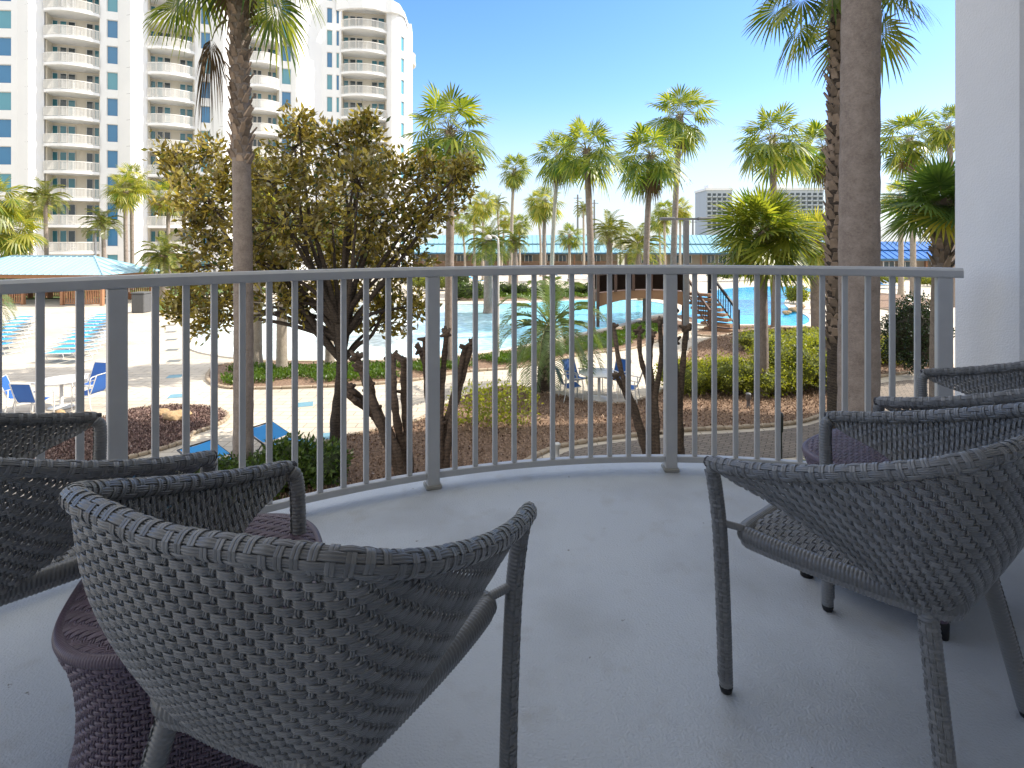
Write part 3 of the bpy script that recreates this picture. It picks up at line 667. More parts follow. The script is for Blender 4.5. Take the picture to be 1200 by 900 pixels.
# rounded end bay and the roofline
rw = [(453, 77.6), (459, 77.2), (465, 77.4)]
for p, q in zip(rw[:-1], rw[1:]): wallstrip(p, q, z1=36.4)
wincol((470, 78), (474.5, 79), nf=11, top=36.2, mats=(m_gcurt, m_gcurt))
wallstrip((465, 77.4), (470, 78), z1=36.6)
for p, q in [((474.5, 79), (478, 81)), ((478, 81), (479.5, 85)), ((479.5, 85), (478, 94))]: wallstrip(p, q, z1=35.4)
cr_ = MB()
pts_r = [(394, 76.2, 37.9), (400, 75.9, 38.0), (410, 75.6, 37.9), (425, 75.5, 37.7), (440, 75.9, 37.3), (453, 76.9, 37.1), (460, 76.9, 36.9), (468, 77.4, 36.6), (474, 78.6, 35.9), (478.5, 80.6, 35.0)]
for (p0, y0, z0), (p1, y1, z1) in zip(pts_r[:-1], pts_r[1:]):
    A = tl((ix(p0, y0 - .3), y0 - .3)); B = tl((ix(p1, y1 - .3), y1 - .3)); q = .6
    cr_.add([(A[0], A[1], min(35.3, z0 - .5)), (B[0], B[1], min(35.3, z1 - .5)), (B[0], B[1], z1), (A[0], A[1], z0), (A[0], A[1] + q, min(35.3, z0 - .5)), (B[0], B[1] + q, min(35.3, z1 - .5)), (B[0], B[1] + q, z1), (A[0], A[1] + q, z0)],
            [(0, 1, 2, 3), (5, 4, 7, 6), (3, 2, 6, 7), (1, 0, 4, 5)])
par(cr_.build('roof_parapet', m_tw))
pb = MB(); pb.lathe([(2.6, 27.2), (2.7, 27.3), (2.7, 27.7), (2.62, 27.75), (2.62, 28.9), (2.7, 29.0), (2.5, 29.02)], 32, (*tl((ix(478, 84) - 1.9, 86)), 3.6)); par(pb.build('corner_balcony', m_twc))
body = MB(); body.prism([tl((ix(-150, 61), 62)), tl((ix(20, 64.5), 64.7)), tl((ix(250, 70.6), 70.6)), tl((ix(390, 78.8), 78.8)), tl((ix(470, 81), 81)), tl((ix(477, 94), 94)), tl((ix(100, 110), 110)), tl((ix(-150, 80), 80))], .01, 34.0); par(body.build('tower_core', m_tw))
# seams between storeys
for f in range(1, NF + 1):
    pass
par(wall.build('wall', m_tw)); par(cream.build('balcony_wall', m_twc))
jm = mat('joint_grey', (.45, .45, .46), .9); jo = MB()  # grey of the seams between storeys
for (a, b) in [((20.5, 62.1), (33, 61.2)), ((33, 61.2), (51.5, 62.6)), ((138.5, 65), (153, 64.2)), ((153, 64.2), (172.5, 66)), ((247, 68.8), (262, 68)), ((262, 68), (290.5, 71.3)), ((347, 73.2), (376.5, 75.6))]:
    A = Vector((ix(*a), a[1])); B = Vector((ix(*b), b[1])); d = B - A; n = Vector((d.y, -d.x)).normalized()
    if n.y > 0: n = -n
    for f in range(1, NF): jo.prism([tl(A + n * .006), tl(B + n * .006), tl(B - n * .1), tl(A - n * .1)], f * FH - .03, f * FH + .02)
par(jo.build('wall_joint', jm))
# ================================================================ LOW RESORT BUILDINGS WITH METAL ROOFS
def roofmat(name, c):
    return mat(name, c, .38, tuple(x * .85 for x in c), .6, .7, spec=.5)
m_cyan = roofmat('cyan_metal_roof', (.22, .42, .52)); m_blue = roofmat('blue_metal_roof', (.02, .13, .42)); m_cyan2 = roofmat('light_blue_metal_roof', (.33, .52, .62))
m_beige = mat('beige_wall', (.50, .42, .33), .85, (.42, .35, .27), .5, .8); m_brown = mat('brown_timber', (.17, .085, .045), .75, (.26, .14, .08), 6., .7)
m_trimb = mat('blue_fascia', (.03, .12, .22), .5)
def low_building(px0, px1, Y, label, rm, ridge=5.05, eave=2.35, dep=9., hip=True, clere=True, fence=True):
    x0, x1 = ix(px0, Y), ix(px1, Y); w_ = x1 - x0; r = empty('low_resort_building', ((x0 + x1) / 2, Y, GZ), 0, label, 'building')
    wl = MB(); wl.box(0, dep / 2 + 1.2, eave / 2 + .1, w_ - 2, dep - 2.4, eave + .2); wl.build('wall', m_beige, r)
    # roof: front slope in two steps with a clerestory break as in the photo
    rf = MB(); hw = w_ / 2; i = 3.2 if hip else 0
    P = [(-hw, 0, eave), (hw, 0, eave), (hw, dep, eave), (-hw, dep, eave), (-hw + i, dep * .3, eave + (ridge - eave) * .5), (hw - i, dep * .3, eave + (ridge - eave) * .5), (hw - i, dep * .7, eave + (ridge - eave) * .5), (-hw + i, dep * .7, eave + (ridge - eave) * .5)]
    rf.add(P, [(0, 1, 5, 4), (1, 2, 6, 5), (2, 3, 7, 6), (3, 0, 4, 7), (3, 2, 1, 0)])
    z = eave + (ridge - eave) * .5 + .004; h2 = ridge
    Q = [(-hw + i, dep * .26, z), (hw - i, dep * .26, z), (hw - i, dep * .7, z), (-hw + i, dep * .7, z), (-hw + i + 2, dep * .5, h2), (hw - i - 2, dep * .5, h2)]
    rf.add(Q, [(0, 1, 5, 4), (1, 2, 5), (2, 3, 4, 5), (3, 0, 4)])
    o = rf.build('roof', rm, r)
    se = MB(); n = int(w_ / .75)
    for k in range(n + 1):
        x = -hw + .3 + (w_ - .6) * k / n; q = min(1, (hw - abs(x)) / i) if hip else 1
        se.bar((x, .0, eave + .03), (x, dep * .3 * q, eave + .03 + (ridge - eave) * .5 * q), .05, .06)
        if abs(x) < hw - i - .2:
            q = min(1, (hw - i - abs(x)) / 2); se.bar((x, dep * .26, z + .03), (x, dep * (.26 + .24 * q), z + .03 + (h2 - z) * q), .05, .06)
    se.build('roof_seams', rm, o)
    fa = MB(); fa.box(0, -.06, eave - .12, w_, .08, .22); fa.build('fascia', m_trimb, r)
    dw = mat('dark_window_glass', (.03, .06, .08), .1) if 'dark_window_glass' not in bpy.data.materials else bpy.data.materials['dark_window_glass']
    k = 0; x = -hw + 2
    wb = MB(); wb.box(0, 0, 0, 1.1, .06, 1.1); wb.box(-.58, -.02, 0, .06, .1, 1.2, mi=1); wb.box(.58, -.02, 0, .06, .1, 1.2, mi=1); wb.box(0, -.02, 0, .05, .1, 1.09, mi=1); wbm = wb.mesh('window', [dw, m_brail])
    pb_ = MB(); pb_.box(0, 0, eave / 2 - .1, .22, .22, eave - .22); pbm = pb_.mesh('timber_post', m_brown)
    while x < hw - 2:
        if k % 3 == 2: place('timber_post', pbm, r, (x, .4, 0))
        else: place('window', wbm, r, (x, 1.16, 1.35))
        x += 1.75; k += 1
    if fence:
        fe = MB(); fe.box(0, .3, .95, w_ - 3, .06, .08)
        for q in np.arange(-hw + 1.5, hw - 1.5, .16): fe.box(q, .3, .5, .07, .05, .86)
        fe.build('veranda_fence', m_brown, r)
    return r
low_building(470, 735, 86, 'low beige building with a pale cyan metal roof behind the palms left of centre', m_cyan)
low_building(738, 905, 84, 'low beige building with a pale cyan metal roof behind the timber bridge', m_cyan, fence=False)
low_building(905, 1022, 88, 'low building with a cyan roof, mostly hidden by the big fan palm', m_cyan, fence=False)
low_building(1028, 1180, 60, 'low beige building with a deep blue metal roof beside the column', m_blue, ridge=4.1, eave=2.3, dep=7, fence=False, hip=False)
# far hotel
def hotel(px0, px1, Y, H_, label, floors, bays, dep=25, c=(.40, .44, .48)):
    x0, x1 = ix(px0, Y), ix(px1, Y); w_ = x1 - x0; r = empty('distant_hotel', ((x0 + x1) / 2, Y, GZ), 0, label, 'hotel')
    m = mat('hotel_wall', c, .85, tuple(q * .93 for q in c), .03, .6); b = MB(); b.box(0, dep / 2, H_ / 2, w_, dep, H_); b.build('wall', m, r)  # grey-blue distance haze is put into the wall colour
    p = MB(); p.box(0, dep / 2, H_ + .8, w_ + 1, dep + 1, 1.6); p.box(-w_ * .2, dep / 2, H_ + 3.1, w_ * .14, dep * .4, 3.); p.build('roof', m_tw, r)
    wb = MB(); ww = w_ / bays; wb.box(0, -.15, 0, ww * .62, .2, 1.9); wm = wb.mesh('window', m_gdark); bm_ = MB(); bm_.box(0, -.7, 0, ww * .86, 1.3, .9); bmm = bm_.mesh('balcony', m)
    for f in range(floors):
        z = H_ - 3.2 - f * 3.3
        for k in range(bays):
            x = -w_ / 2 + ww * (k + .5); place('window', wm, r, (x, 0, z)); place('balcony', bmm, r, (x, 0, z - 1.4))
    return r
hotel(828, 858, 400, 39.5, 'grey distant hotel tower rising over the cyan roof right of the lamp pole', 8, 5)
hotel(905, 965, 420, 41.5, 'long pale distant hotel block between the two fan palms', 7, 9)
# ================================================================ GAZEBO
def gazebo():
    Y = 38; c = gp(72, 368); r = empty('gazebo', (ix(62, 39.5), 39.5, GZ), math.radians(-6), 'timber gazebo with a pale blue hipped metal roof at the far left', 'gazebo')
    hw, hd, e, rd = 6.2, 2.6, 2.02, 3.15
    rf = MB(); i = 3.0
    rf.add([(-hw, -hd, e), (hw, -hd, e), (hw, hd, e), (-hw, hd, e), (-hw + i, 0, rd), (hw - i, 0, rd)], [(0, 1, 5, 4), (1, 2, 5), (2, 3, 4, 5), (3, 0, 4), (3, 2, 1, 0)])
    ro = rf.build('roof', m_cyan2, r); se = MB()
    for k in range(28):
        x = -hw + .35 + (2 * hw - .7) * k / 27; q = min(1, (hw - abs(x)) / i)
        se.bar((x, -hd, e + .025), (x, -hd + hd * q, e + .025 + (rd - e) * q), .035, .05)
        se.bar((x, hd, e + .025), (x, hd - hd * q, e + .025 + (rd - e) * q), .035, .05)
    for k in range(1, 8):
        y = -hd + 2 * hd * k / 8; q = 1 - abs(y) / hd
        se.bar((hw, y, e + .025), (hw - i * q, y, e + .025 + (rd - e) * q), .05, .035)
    for sx in (-1, 1):
        for sy in (-1, 1): se.bar((sx * hw, sy * hd, e + .02), (sx * (hw - i), 0, rd + .02), .09, .06)
    se.bar((-hw + i, 0, rd + .03), (hw - i, 0, rd + .03), .12, .06); se.build('roof_seams', m_cyan2, ro)
    m_cedar = mat('cedar', (.40, .20, .10), .7, (.30, .14, .07), 5., .8)
    be = MB()
    for sy in (-1, 1): be.box(0, sy * (hd - .45), e - .15, 2 * hw - .8, .12, .26)
    for sx in (-1, 1): be.box(sx * (hw - .5), 0, e - .15, .12, 2 * hd - 1.05, .26)
    be.build('beam', m_cedar, r)
    pm_ = MB(); pm_.box(0, 0, (e - .28) / 2, .2, .2, e - .284, bev=.015); pmm = pm_.mesh('post', m_cedar)
    for k in range(5):
        for sy in (-1, 1): place('post', pmm, r, (-hw + .5 + (2 * hw - 1) * k / 4, sy * (hd - .45), .001))
    for sy in (-1, 1):
        for k in range(4):
            if sy == -1 and k in (2,): continue
            x0 = -hw + .62 + (2 * hw - 1) * k / 4; x1 = x0 + (2 * hw - 1) / 4 - .22; b = MB(); b.box((x0 + x1) / 2, sy * (hd - .45), .98, x1 - x0, .12, .05); b.box((x0 + x1) / 2, sy * (hd - .45), .12, x1 - x0, .05, .08)
            for q in np.arange(x0 + .06, x1, .17): b.box(q, sy * (hd - .45), .555, .085, .035, .785)
            b.build('railing', m_cedar, r)
    s = MB(); s.box(0, hd - .85, .46, 2 * hw - 1.4, .5, .05)
    for q in np.arange(-hw + 1, hw - 1, 1.6): s.box(q, hd - .85, .22, .08, .4, .43)
    s.build('bench', m_cedar, r)
gazebo()
# grey bin at its corner
b = MB(); b.box(0, 0, .55, .75, .75, 1.1, bev=.04); b.box(0, 0, 1.16, .8, .8, .1, bev=.03); o = b.build('litter_bin', mat('bin_grey', (.10, .10, .10), .8), loc=(*gp(166, 366), GZ)); tag(o, 'dark grey litter bin at the right corner of the gazebo', 'bin')
# ================================================================ BRIDGE
def bridge():
    r = empty('timber_bridge', (*gp(800, 385), GZ), 0, 'brown timber footbridge with stairs down to the deck between the pools', 'bridge')
    Xo, Yo = gp(800, 385)
    m_tb = mat('dark_timber', (.075, .045, .035), .7, (.13, .075, .055), 4., .8); m_arch = mat('tan_timber', (.34, .20, .11), .7, (.27, .15, .08), 4., .8)
    Yb = 28.; lx = lambda px: ix(px, Yb) - Xo; yb = Yb - Yo
    xl, xr = lx(700), lx(803); n = 24; dk = MB(); w_ = 2.0
    def zz(t): return 1.35 + .55 * math.sin(math.pi * (.25 + .45 * t)) - .1
    G = np.array([[(xl + (xr - xl) * i / n, y, zz(i / n) + dz) for y, dz in ((yb, 0), (yb + w_, 0), (yb + w_, -.12), (yb, -.12))] for i in range(n + 1)]); dk.grid(G, True); dk.build('deck', m_tb, r)
    ar = MB()
    for yy in (yb - .06, yb + w_ + .0):
        G = np.array([[(xl + (xr - xl) * i / n, yy + q, zz(i / n) + dz - (.30 * abs(2 * i / n - 1) ** 2 if dz < -.1 else 0)) for q, dz in ((0, -.005), (.055, -.005), (.055, -.40), (0, -.40))] for i in range(n + 1)]); ar.grid(G, True)
    ar.build('arch_beam', m_arch, r)
    for yy in (yb - .12, yb + w_ + .12):
        b = MB()
        for i in range(n * 4):
            t = i / (n * 4); x = xl + (xr - xl) * t; b.box(x, yy, zz(t) + .47, .085, .03, .8)
        G = np.array([[(xl + (xr - xl) * i / n, yy + q, zz(i / n) + dz) for q, dz in ((-.07, .88), (.07, .88), (.07, .95), (-.07, .95))] for i in range(n + 1)]); b.grid(G, True)
        b.build('side_rail', m_tb, r)
        for k in range(6):
            t = k / 5; p = MB(); hh = (zz(t) + 1.0) if k in (0, 5) else 1.0; p.box(xl + (xr - xl) * t, yy + (.06 if yy < 0 else -.06), zz(t) + 1.0 - hh / 2, .14, .14, hh); p.build('rail_post', m_tb, r)
    # stairs towards the deck, down to the right and toward the balcony
    z0 = zz(1); ns = 8; sx, sy = xr + .1, yb + .3
    dx, dy = (ix(835, 26.3) - Xo - sx) / ns, (26.3 - Yo - sy) / ns
    for k in range(ns):
        z = z0 - z0 * (k + 1) / (ns + .0) + .1; b = MB(); b.box(sx + dx * (k + .5) + .5, sy + dy * (k + .5), max(z, .06), 1.5, .5, .12, math.atan2(dy, dx) + 1.3 - .9); b.build('step', m_arch, r)
    for s_ in (0, 1):
        b = MB(); ox_ = s_ * 1.3; A = (sx + ox_ - .1, sy, z0 + .95); B = (sx + ox_ - .1 + dx * ns, sy + dy * ns, .95); b.bar(A, B, .08, .12); b.bar((A[0], A[1], A[2] - .8), (B[0], B[1], B[2] - .8), .05, .07)
        for k in range(13):
            t = k / 12; x = A[0] + (B[0] - A[0]) * t; y = A[1] + (B[1] - A[1]) * t; z = A[2] + (B[2] - A[2]) * t; b.bar((x, y, z - .8), (x, y, z), .03, .03)
        b.bar((B[0], B[1], 0), (B[0], B[1], 1.05), .12, .12); b.bar((A[0], A[1], 0), (A[0], A[1], A[2] + .1), .14, .14)
        b.build('stair_rail', m_tb if s_ == 0 else m_black, r)
bridge()
# ================================================================ PLANTS
m_lpalm = leafmat('fan_palm_leaf', [(.03, .075, .012), (.05, .12, .016), (.08, .165, .022), (.14, .22, .03), (.27, .29, .05)], .42, .4)
m_lpalmy = leafmat('yellow_palm_leaf', [(.08, .14, .016), (.15, .22, .025), (.26, .30, .04), (.38, .34, .07)], .42, .4)
m_lpalmd = leafmat('dark_palm_leaf', [(.05, .10, .025), (.08, .15, .04), (.13, .20, .05)], .42, .4)
m_dead = leafmat('dead_frond', [(.14, .09, .045), (.23, .16, .08), (.09, .06, .035)], .15, .8)
m_pet = mat('petiole', (.14, .15, .04), .5, (.22, .18, .06), 5., .8)
m_boot = mat('palm_boot', (.34, .25, .18), .85, (.12, .085, .06), 9., .8, island=.45)
m_lmag = leafmat('magnolia_leaf', [(.018, .048, .009), (.04, .095, .016), (.10, .16, .025), (.24, .24, .04), (.52, .40, .09)], .26, .22, back=(.16, .125, .035), spec=.6)
m_lbush = leafmat('shrub_leaf', [(.03, .065, .012), (.06, .11, .018), (.10, .15, .03)], .3, .35)
m_lhedge = leafmat('yellow_hedge_leaf', [(.15, .18, .025), (.34, .33, .05), (.58, .50, .13), (.24, .25, .04)], .45, .4)
m_lholly = leafmat('dark_holly_leaf', [(.008, .02, .007), (.016, .036, .010), (.03, .055, .015)], .12, .25)
m_lcover = leafmat('groundcover_leaf', [(.08, .14, .014), (.20, .26, .025), (.34, .36, .045), (.06, .11, .015)], .35, .4)
m_lpindo = leafmat('pindo_leaf', [(.13, .19, .09), (.22, .27, .12), (.30, .33, .13), (.10, .14, .05)], .35, .5)
m_lfeat = leafmat('date_palm_leaf', [(.05, .09, .015), (.12, .16, .025), (.24, .23, .05)], .35, .45)
m_twig = mat('twig_core', (.035, .030, .018), .9)
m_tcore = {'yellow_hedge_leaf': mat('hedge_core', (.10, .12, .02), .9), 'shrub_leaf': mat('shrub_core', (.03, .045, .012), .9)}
m_lpalmg = leafmat('deep_green_palm_leaf', [(.02, .05, .010), (.04, .085, .014), (.07, .12, .02), (.14, .17, .03)], .38, .4)
def barkmat(name, c, c2, ring=28., bump=.02):
    m = bpy.data.materials.new(name); m.use_nodes = True; N, L = nodes(m); b = N['Principled BSDF']; b.inputs['Roughness'].default_value = .9; b.inputs['Specular IOR Level'].default_value = .2
    tc = N.new('ShaderNodeTexCoord'); wv = N.new('ShaderNodeTexWave'); wv.bands_direction = 'Z'; wv.inputs['Scale'].default_value = ring; wv.inputs['Distortion'].default_value = 6; wv.inputs['Detail'].default_value = 3; wv.inputs['Detail Scale'].default_value = 2.5
    L.new(tc.outputs['Object'], wv.inputs[0]); n = N.new('ShaderNodeTexNoise'); n.inputs['Scale'].default_value = 7; n.inputs['Detail'].default_value = 8; n.inputs['Roughness'].default_value = .7; L.new(tc.outputs['Object'], n.inputs[0])
    n2 = N.new('ShaderNodeTexNoise'); n2.inputs['Scale'].default_value = 40; n2.inputs['Detail'].default_value = 5; L.new(tc.outputs['Object'], n2.inputs[0])
    ad = N.new('ShaderNodeMath'); ad.operation = 'MULTIPLY_ADD'; ad.inputs[1].default_value = .22; L.new(wv.outputs['Fac'], ad.inputs[0]); L.new(n.outputs[0], ad.inputs[2])
    a2 = N.new('ShaderNodeMath'); a2.operation = 'MULTIPLY_ADD'; a2.inputs[1].default_value = .5; L.new(n2.outputs[0], a2.inputs[0]); L.new(ad.outputs[0], a2.inputs[2])
    mr = N.new('ShaderNodeMapRange'); mr.inputs[1].default_value = .6; mr.inputs[2].default_value = 1.15; L.new(a2.outputs[0], mr.inputs[0])
    mx = N.new('ShaderNodeMix'); mx.data_type = 'RGBA'; L.new(mr.outputs[0], mx.inputs[0]); mx.inputs[6].default_value = (*c2, 1); mx.inputs[7].default_value = (*c, 1); L.new(mx.outputs[2], b.inputs['Base Color'])
    bp = N.new('ShaderNodeBump'); bp.inputs['Distance'].default_value = bump; L.new(a2.outputs[0], bp.inputs['Height']); L.new(bp.outputs[0], b.inputs['Normal'])
    return m
m_bark = barkmat('palm_bark', (.40, .33, .28), (.20, .16, .135)); m_barkl = barkmat('pale_palm_bark', (.46, .40, .32), (.25, .21, .17)); m_barkd = barkmat('dark_bark', (.10, .075, .055), (.03, .024, .02), 6)
m_myrtle = barkmat('myrtle_bark', (.15, .105, .075), (.045, .034, .028), 5, .015)
UP = Vector((0, 0, 1))
def frame_of(d):
    d = d.normalized(); s = d.cross(UP)
    s = s.normalized() if s.length > 1e-3 else Vector((1, 0, 0)); return d, s, s.cross(d).normalized()
def fan_leaf(mb, o, az, el, plen, R, nseg=26, droop=.5, rng=random, mi=0, spread=125, pmi=1, fold=.25):
    """costapalmate fan leaf on a petiole"""
    d = Vector((math.cos(az) * math.cos(el), math.sin(az) * math.cos(el), math.sin(el)))
    # petiole bends down
    p = Vector(o); pts = [p.copy()]; dd = d.copy()
    for k in range(4):
        dd = (dd + Vector((0, 0, -.07 * droop * (k + 1)))).normalized(); p = p + dd * plen / 4; pts.append(p.copy())
    mb.tube(pts, [.022 * R, .016 * R, .013 * R, .011 * R, .010 * R], 4, pmi, caps=False)
    t, s, n = frame_of(dd); roll = rng.uniform(-.5, .5); s2 = s * math.cos(roll) + n * math.sin(roll); n = s2.cross(t).normalized() * (1 if s2.cross(t).z > 0 or True else -1); s = s2
    hub = p
    sp = math.radians(spread)
    for i in range(nseg):
        a = -sp + 2 * sp * (i + .5) / nseg; L = R * (1 - .28 * (abs(a) / sp) ** 1.5) * rng.uniform(.88, 1.06)
        dirv = t * math.cos(a) + s * math.sin(a)
        foldz = n * (-fold * abs(math.sin(a)))           # blade folds about the rib
        base = hub + t * (.12 * R * (1 - abs(a) / sp))
        dirv = (dirv + foldz).normalized(); side = (n.cross(dirv)).normalized()
        ha = sp / nseg * 1.02
        g = rng.uniform(.6, 1.4) * droop
        def pt(q): return base + dirv * (L * q) + Vector((0, 0, -1)) * (g * L * .34 * max(0, q - .35) ** 2 / .4)
        w1 = math.tan(ha) * L * .50
        lift = n * (.014 * R * (1 if i % 2 else -1))
        a0, a1, a2, a3 = pt(.04), pt(.50) + lift, pt(.80), pt(1.0)
        w2 = w1 * .55
        mb.add([a0, a1 - side * w1, a1 + side * w1, a2 - side * w2, a2 + side * w2, a3], [(0, 1, 2), (1, 3, 4, 2), (3, 5, 4)], mi)
def fan_crown(name, n=30, R=.75, plen=.75, rng=None, m=None, emin=-55, emax=80, droop=.6, dead=4, nseg=22, spread=125):
    rng = rng or random.Random(1); mb = MB(); ga = 2.39996
    for i in range(n):
        q = (i + .5) / n; el = math.radians(emax + (emin - emax) * q ** .9 + rng.uniform(-9, 9)); az = ga * i + rng.uniform(-.3, .3)
        fan_leaf(mb, (math.cos(az) * .06, math.sin(az) * .06, .10 * (1 - q)), az, el, plen * rng.uniform(.8, 1.15) * (.75 + .35 * q), R * rng.uniform(.85, 1.1) * (.8 + .3 * min(1, q * 2)), nseg, droop * (.5 + q), rng, mi=(3 if q > .78 and rng.random() < .35 else 0), spread=spread)
    for i in range(dead):
        az = rng.uniform(0, 6.28); fan_leaf(mb, (math.cos(az) * .08, math.sin(az) * .08, -.1), az, math.radians(-72), plen * .8, R * .8, 14, 1.8, rng, mi=2, spread=70)
    return mb.mesh(name, [m or m_lpalm, m_pet, m_dead, m_lpalmy])
def feather_crown(name, n=34, L=1.9, rng=None, m=None, leaflet=.42, emin=-25, emax=80, arch=1., nl=26, wd=.03):
    rng = rng or random.Random(2); mb = MB()
    for i in range(n):
        q = (i + .5) / n; el = math.radians(emax + (emin - emax) * q + rng.uniform(-7, 7)); az = 2.39996 * i + rng.uniform(-.25, .25)
        d = Vector((math.cos(az) * math.cos(el), math.sin(az) * math.cos(el), math.sin(el))); p = Vector((0, 0, 0)); pts = [p.copy()]; K = 12; dirs = []
        for k in range(K):
            d = (d + Vector((0, 0, -.16 * arch * (.4 + k / K)))).normalized(); p = p + d * L / K; pts.append(p.copy()); dirs.append(d.copy())
        mb.tube(pts[::2] + [pts[-1]] if K % 2 else pts[::2], [.022, .018, .014, .011, .008, .006, .004][:len(pts[::2])], 4, 1, caps=False)
        for k in range(nl):
            t = .16 + .84 * k / nl; x = t * K; j = min(int(x), K - 1); f = x - j; b = pts[j].lerp(pts[j + 1], f); dv = dirs[j]; s = dv.cross(UP)
            s = s.normalized() if s.length > .05 else Vector((1, 0, 0)); nn = s.cross(dv).normalized(); ll = leaflet * (math.sin(math.pi * (.12 + .80 * t)) ** .7) * rng.uniform(.85, 1.1)
            for sd_ in (-1, 1):
                v = (s * sd_ * .80 + dv * .55 + nn * (.30 + rng.uniform(-.12, .12))).normalized(); w_ = dv.cross(v).cross(v).normalized() * wd * .5
                mid = b + v * ll * .5; tip = b + v * ll * .96 + Vector((0, 0, -ll * .22))
                mb.add([b - w_ * .5, b + w_ * .5, mid + w_, tip, mid - w_], [(0, 1, 2, 3, 4)], 0)
    return mb.mesh(name, [m or m_lfeat, m_pet])
CR = [fan_crown('crown', 32, .86, .86, random.Random(10 + k), droop=.55, dead=d, nseg=20, emin=-48) for k, d in enumerate((1, 2, 0, 5, 3))]
CRY = [fan_crown('crown', 30, .84, .78, random.Random(20 + k), m=m_lpalmy, droop=.55, dead=1, nseg=20) for k in range(2)]
CRF = [feather_crown('crown', 30, 1.5, random.Random(30 + k), m=m_lfeat) for k in range(2)]
def trunk_mesh(H, r0, r1, lean=(0, 0), boots=0., bstep=.05, seed=1, m=None, wob=.02, bootlen=.16, k=18):
    """palm trunk; boots = height of shaggy leaf-base zone at the top"""
    rng = random.Random(seed); b = MB(); n = max(12, int(H / .10)); pts = []; rr = []
    for i in range(n + 1):
        t = i / n; pts.append((lean[0] * t * t + wob * math.sin(t * 5 + seed), lean[1] * t * t + wob * math.cos(t * 4 + seed), H * t)); fl_ = .30 * math.exp(-t * H / .22); rr.append((r0 + (r1 - r0) * t) * (1 + fl_) * (1 + rng.uniform(-.025, .025)))
    b.tube(pts, rr, k, 0)
    tm = b
    bo = None
    if boots > 0:
        bo = MB(); z = H - boots; i = 0; P = np.array(pts)
        while z < H + .02:
            t = z / H; cx = np.interp(z, P[:, 2], P[:, 0]); cy = np.interp(z, P[:, 2], P[:, 1]); r = np.interp(z, P[:, 2], rr)
            for q in range(2):
                az = 2.39996 * (i * 2 + q) + rng.uniform(-.2, .2); ca, sa = math.cos(az), math.sin(az); L = bootlen * rng.uniform(.6, 1.3); w_ = r * rng.uniform(.3, .5); tk = .02
                out = rng.uniform(.35, .8); base = Vector((cx + ca * r * .82, cy + sa * r * .82, z)); tip = base + Vector((ca * L * out, sa * L * out, L)); sv = Vector((-sa, ca, 0)); nv = Vector((ca, sa, -.5)).normalized()
                bo.add([base - sv * w_, base + sv * w_, base + sv * w_ * .9 + nv * tk * 1.6, base - sv * w_ * .9 + nv * tk * 1.6, tip - sv * w_ * .5, tip + sv * w_ * .5, tip + sv * w_ * .45 + nv * tk, tip - sv * w_ * .45 + nv * tk],
                       [(0, 1, 2, 3), (7, 6, 5, 4), (0, 4, 5, 1), (1, 5, 6, 2), (2, 6, 7, 3), (3, 7, 4, 0)])
            z += bstep; i += 1
    return tm.mesh('trunk', m or m_bark, True), (bo.mesh('leaf_bases', m_boot) if bo else None), pts[-1]
def palm(basepx, Y, toppx, topy, crown, sc, r, label, group=None, boots=.5, m=None, kind='palm_tree', z0=GZ, seed=None, name_cat='palm tree', boots_step=.05, k=14, bootlen=.16):
    """base at (basepx, depth Y) on the ground, crown centre at photo (toppx, topy)"""
    x = ix(basepx, Y); tx = ix(toppx, Y); H = HC - (topy - YH) / F * Y - z0; seed = seed or int(basepx * 7 + topy)
    t, b, tip = trunk_mesh(H, r, r * .82, (tx - x, 0), min(boots, H * .8), boots_step, seed, m, k=k, bootlen=bootlen)
    e = empty(kind, (x, Y, z0), 0, label, name_cat, group); to = place('trunk', t, e)
    if b: place('leaf_bases', b, to)
    if crown: place('crown', crown, e, tip, random.Random(seed).uniform(0, 6.28), sc)
    return e
G1 = 'fan palms standing around the pools'
# (base px, Y, top px, top y, crown, scale, radius, label)
palm(527, 19.3, 527, 154, CR[0], 1.1, .16, 'tall fan palm just right of the brown leaved tree, its crown against the sky', G1, 1.1)
palm(598, 50, 603, 199, CR[1], 1.12, .16, 'thin pale trunked fan palm with a small crown, alone left of the palm group', G1, 1.6, m_barkl)
palm(646, 38, 655, 183, CR[4], 1.25, .15, 'slim pale trunked fan palm at the left of the middle palm group', G1, .5, m_barkl)
palm(693, 25.5, 688, 176, CR[0], 1.12, .17, 'fan palm with a stout plain trunk, in the centre of the middle palm group', G1, .4)
palm(757, 29, 762, 183, CR[3], 1.3, .17, 'fan palm with a shaggy upper trunk, right of the stout plain trunked palm', G1, 1.9)
palm(789, 33, 797, 136, CR[4], 1.37, .19, 'tallest fan palm of the middle palm group', G1, .8)
palm(638, 44, 638, 236, CRY[0], 1.1, .17, 'short shaggy fan palm low behind the slim pale trunked one', G1, 1.6)
palm(908, 27.5, 905, 163, CR[2], 1.25, .17, 'fan palm rising behind the spiky bright palm with a long bare trunk', G1, .9)
palm(975, 33, 966, 174, CR[3], 1.29, .19, 'fan palm with a shaggy trunk, its crown touching the big smooth trunk', G1, 2.4)
palm(1070, 40, 1066, 163, CR[1], 1.62, .20, 'fan palm with a pale trunk between the big trunks and the column', G1, 1.0, m_barkl)
palm(1056, 44, 1054, 229, CRY[1], 0.95, .2, 'lower fan palm beside the pale trunked one near the column', G1, 1.0, m_barkl)
palm(1118, 36, 1112, 149, CR[2], 1.12, .18, 'fan palm half hidden by the white column', G1, 1.0)
G2 = 'distant palms beyond the pools'
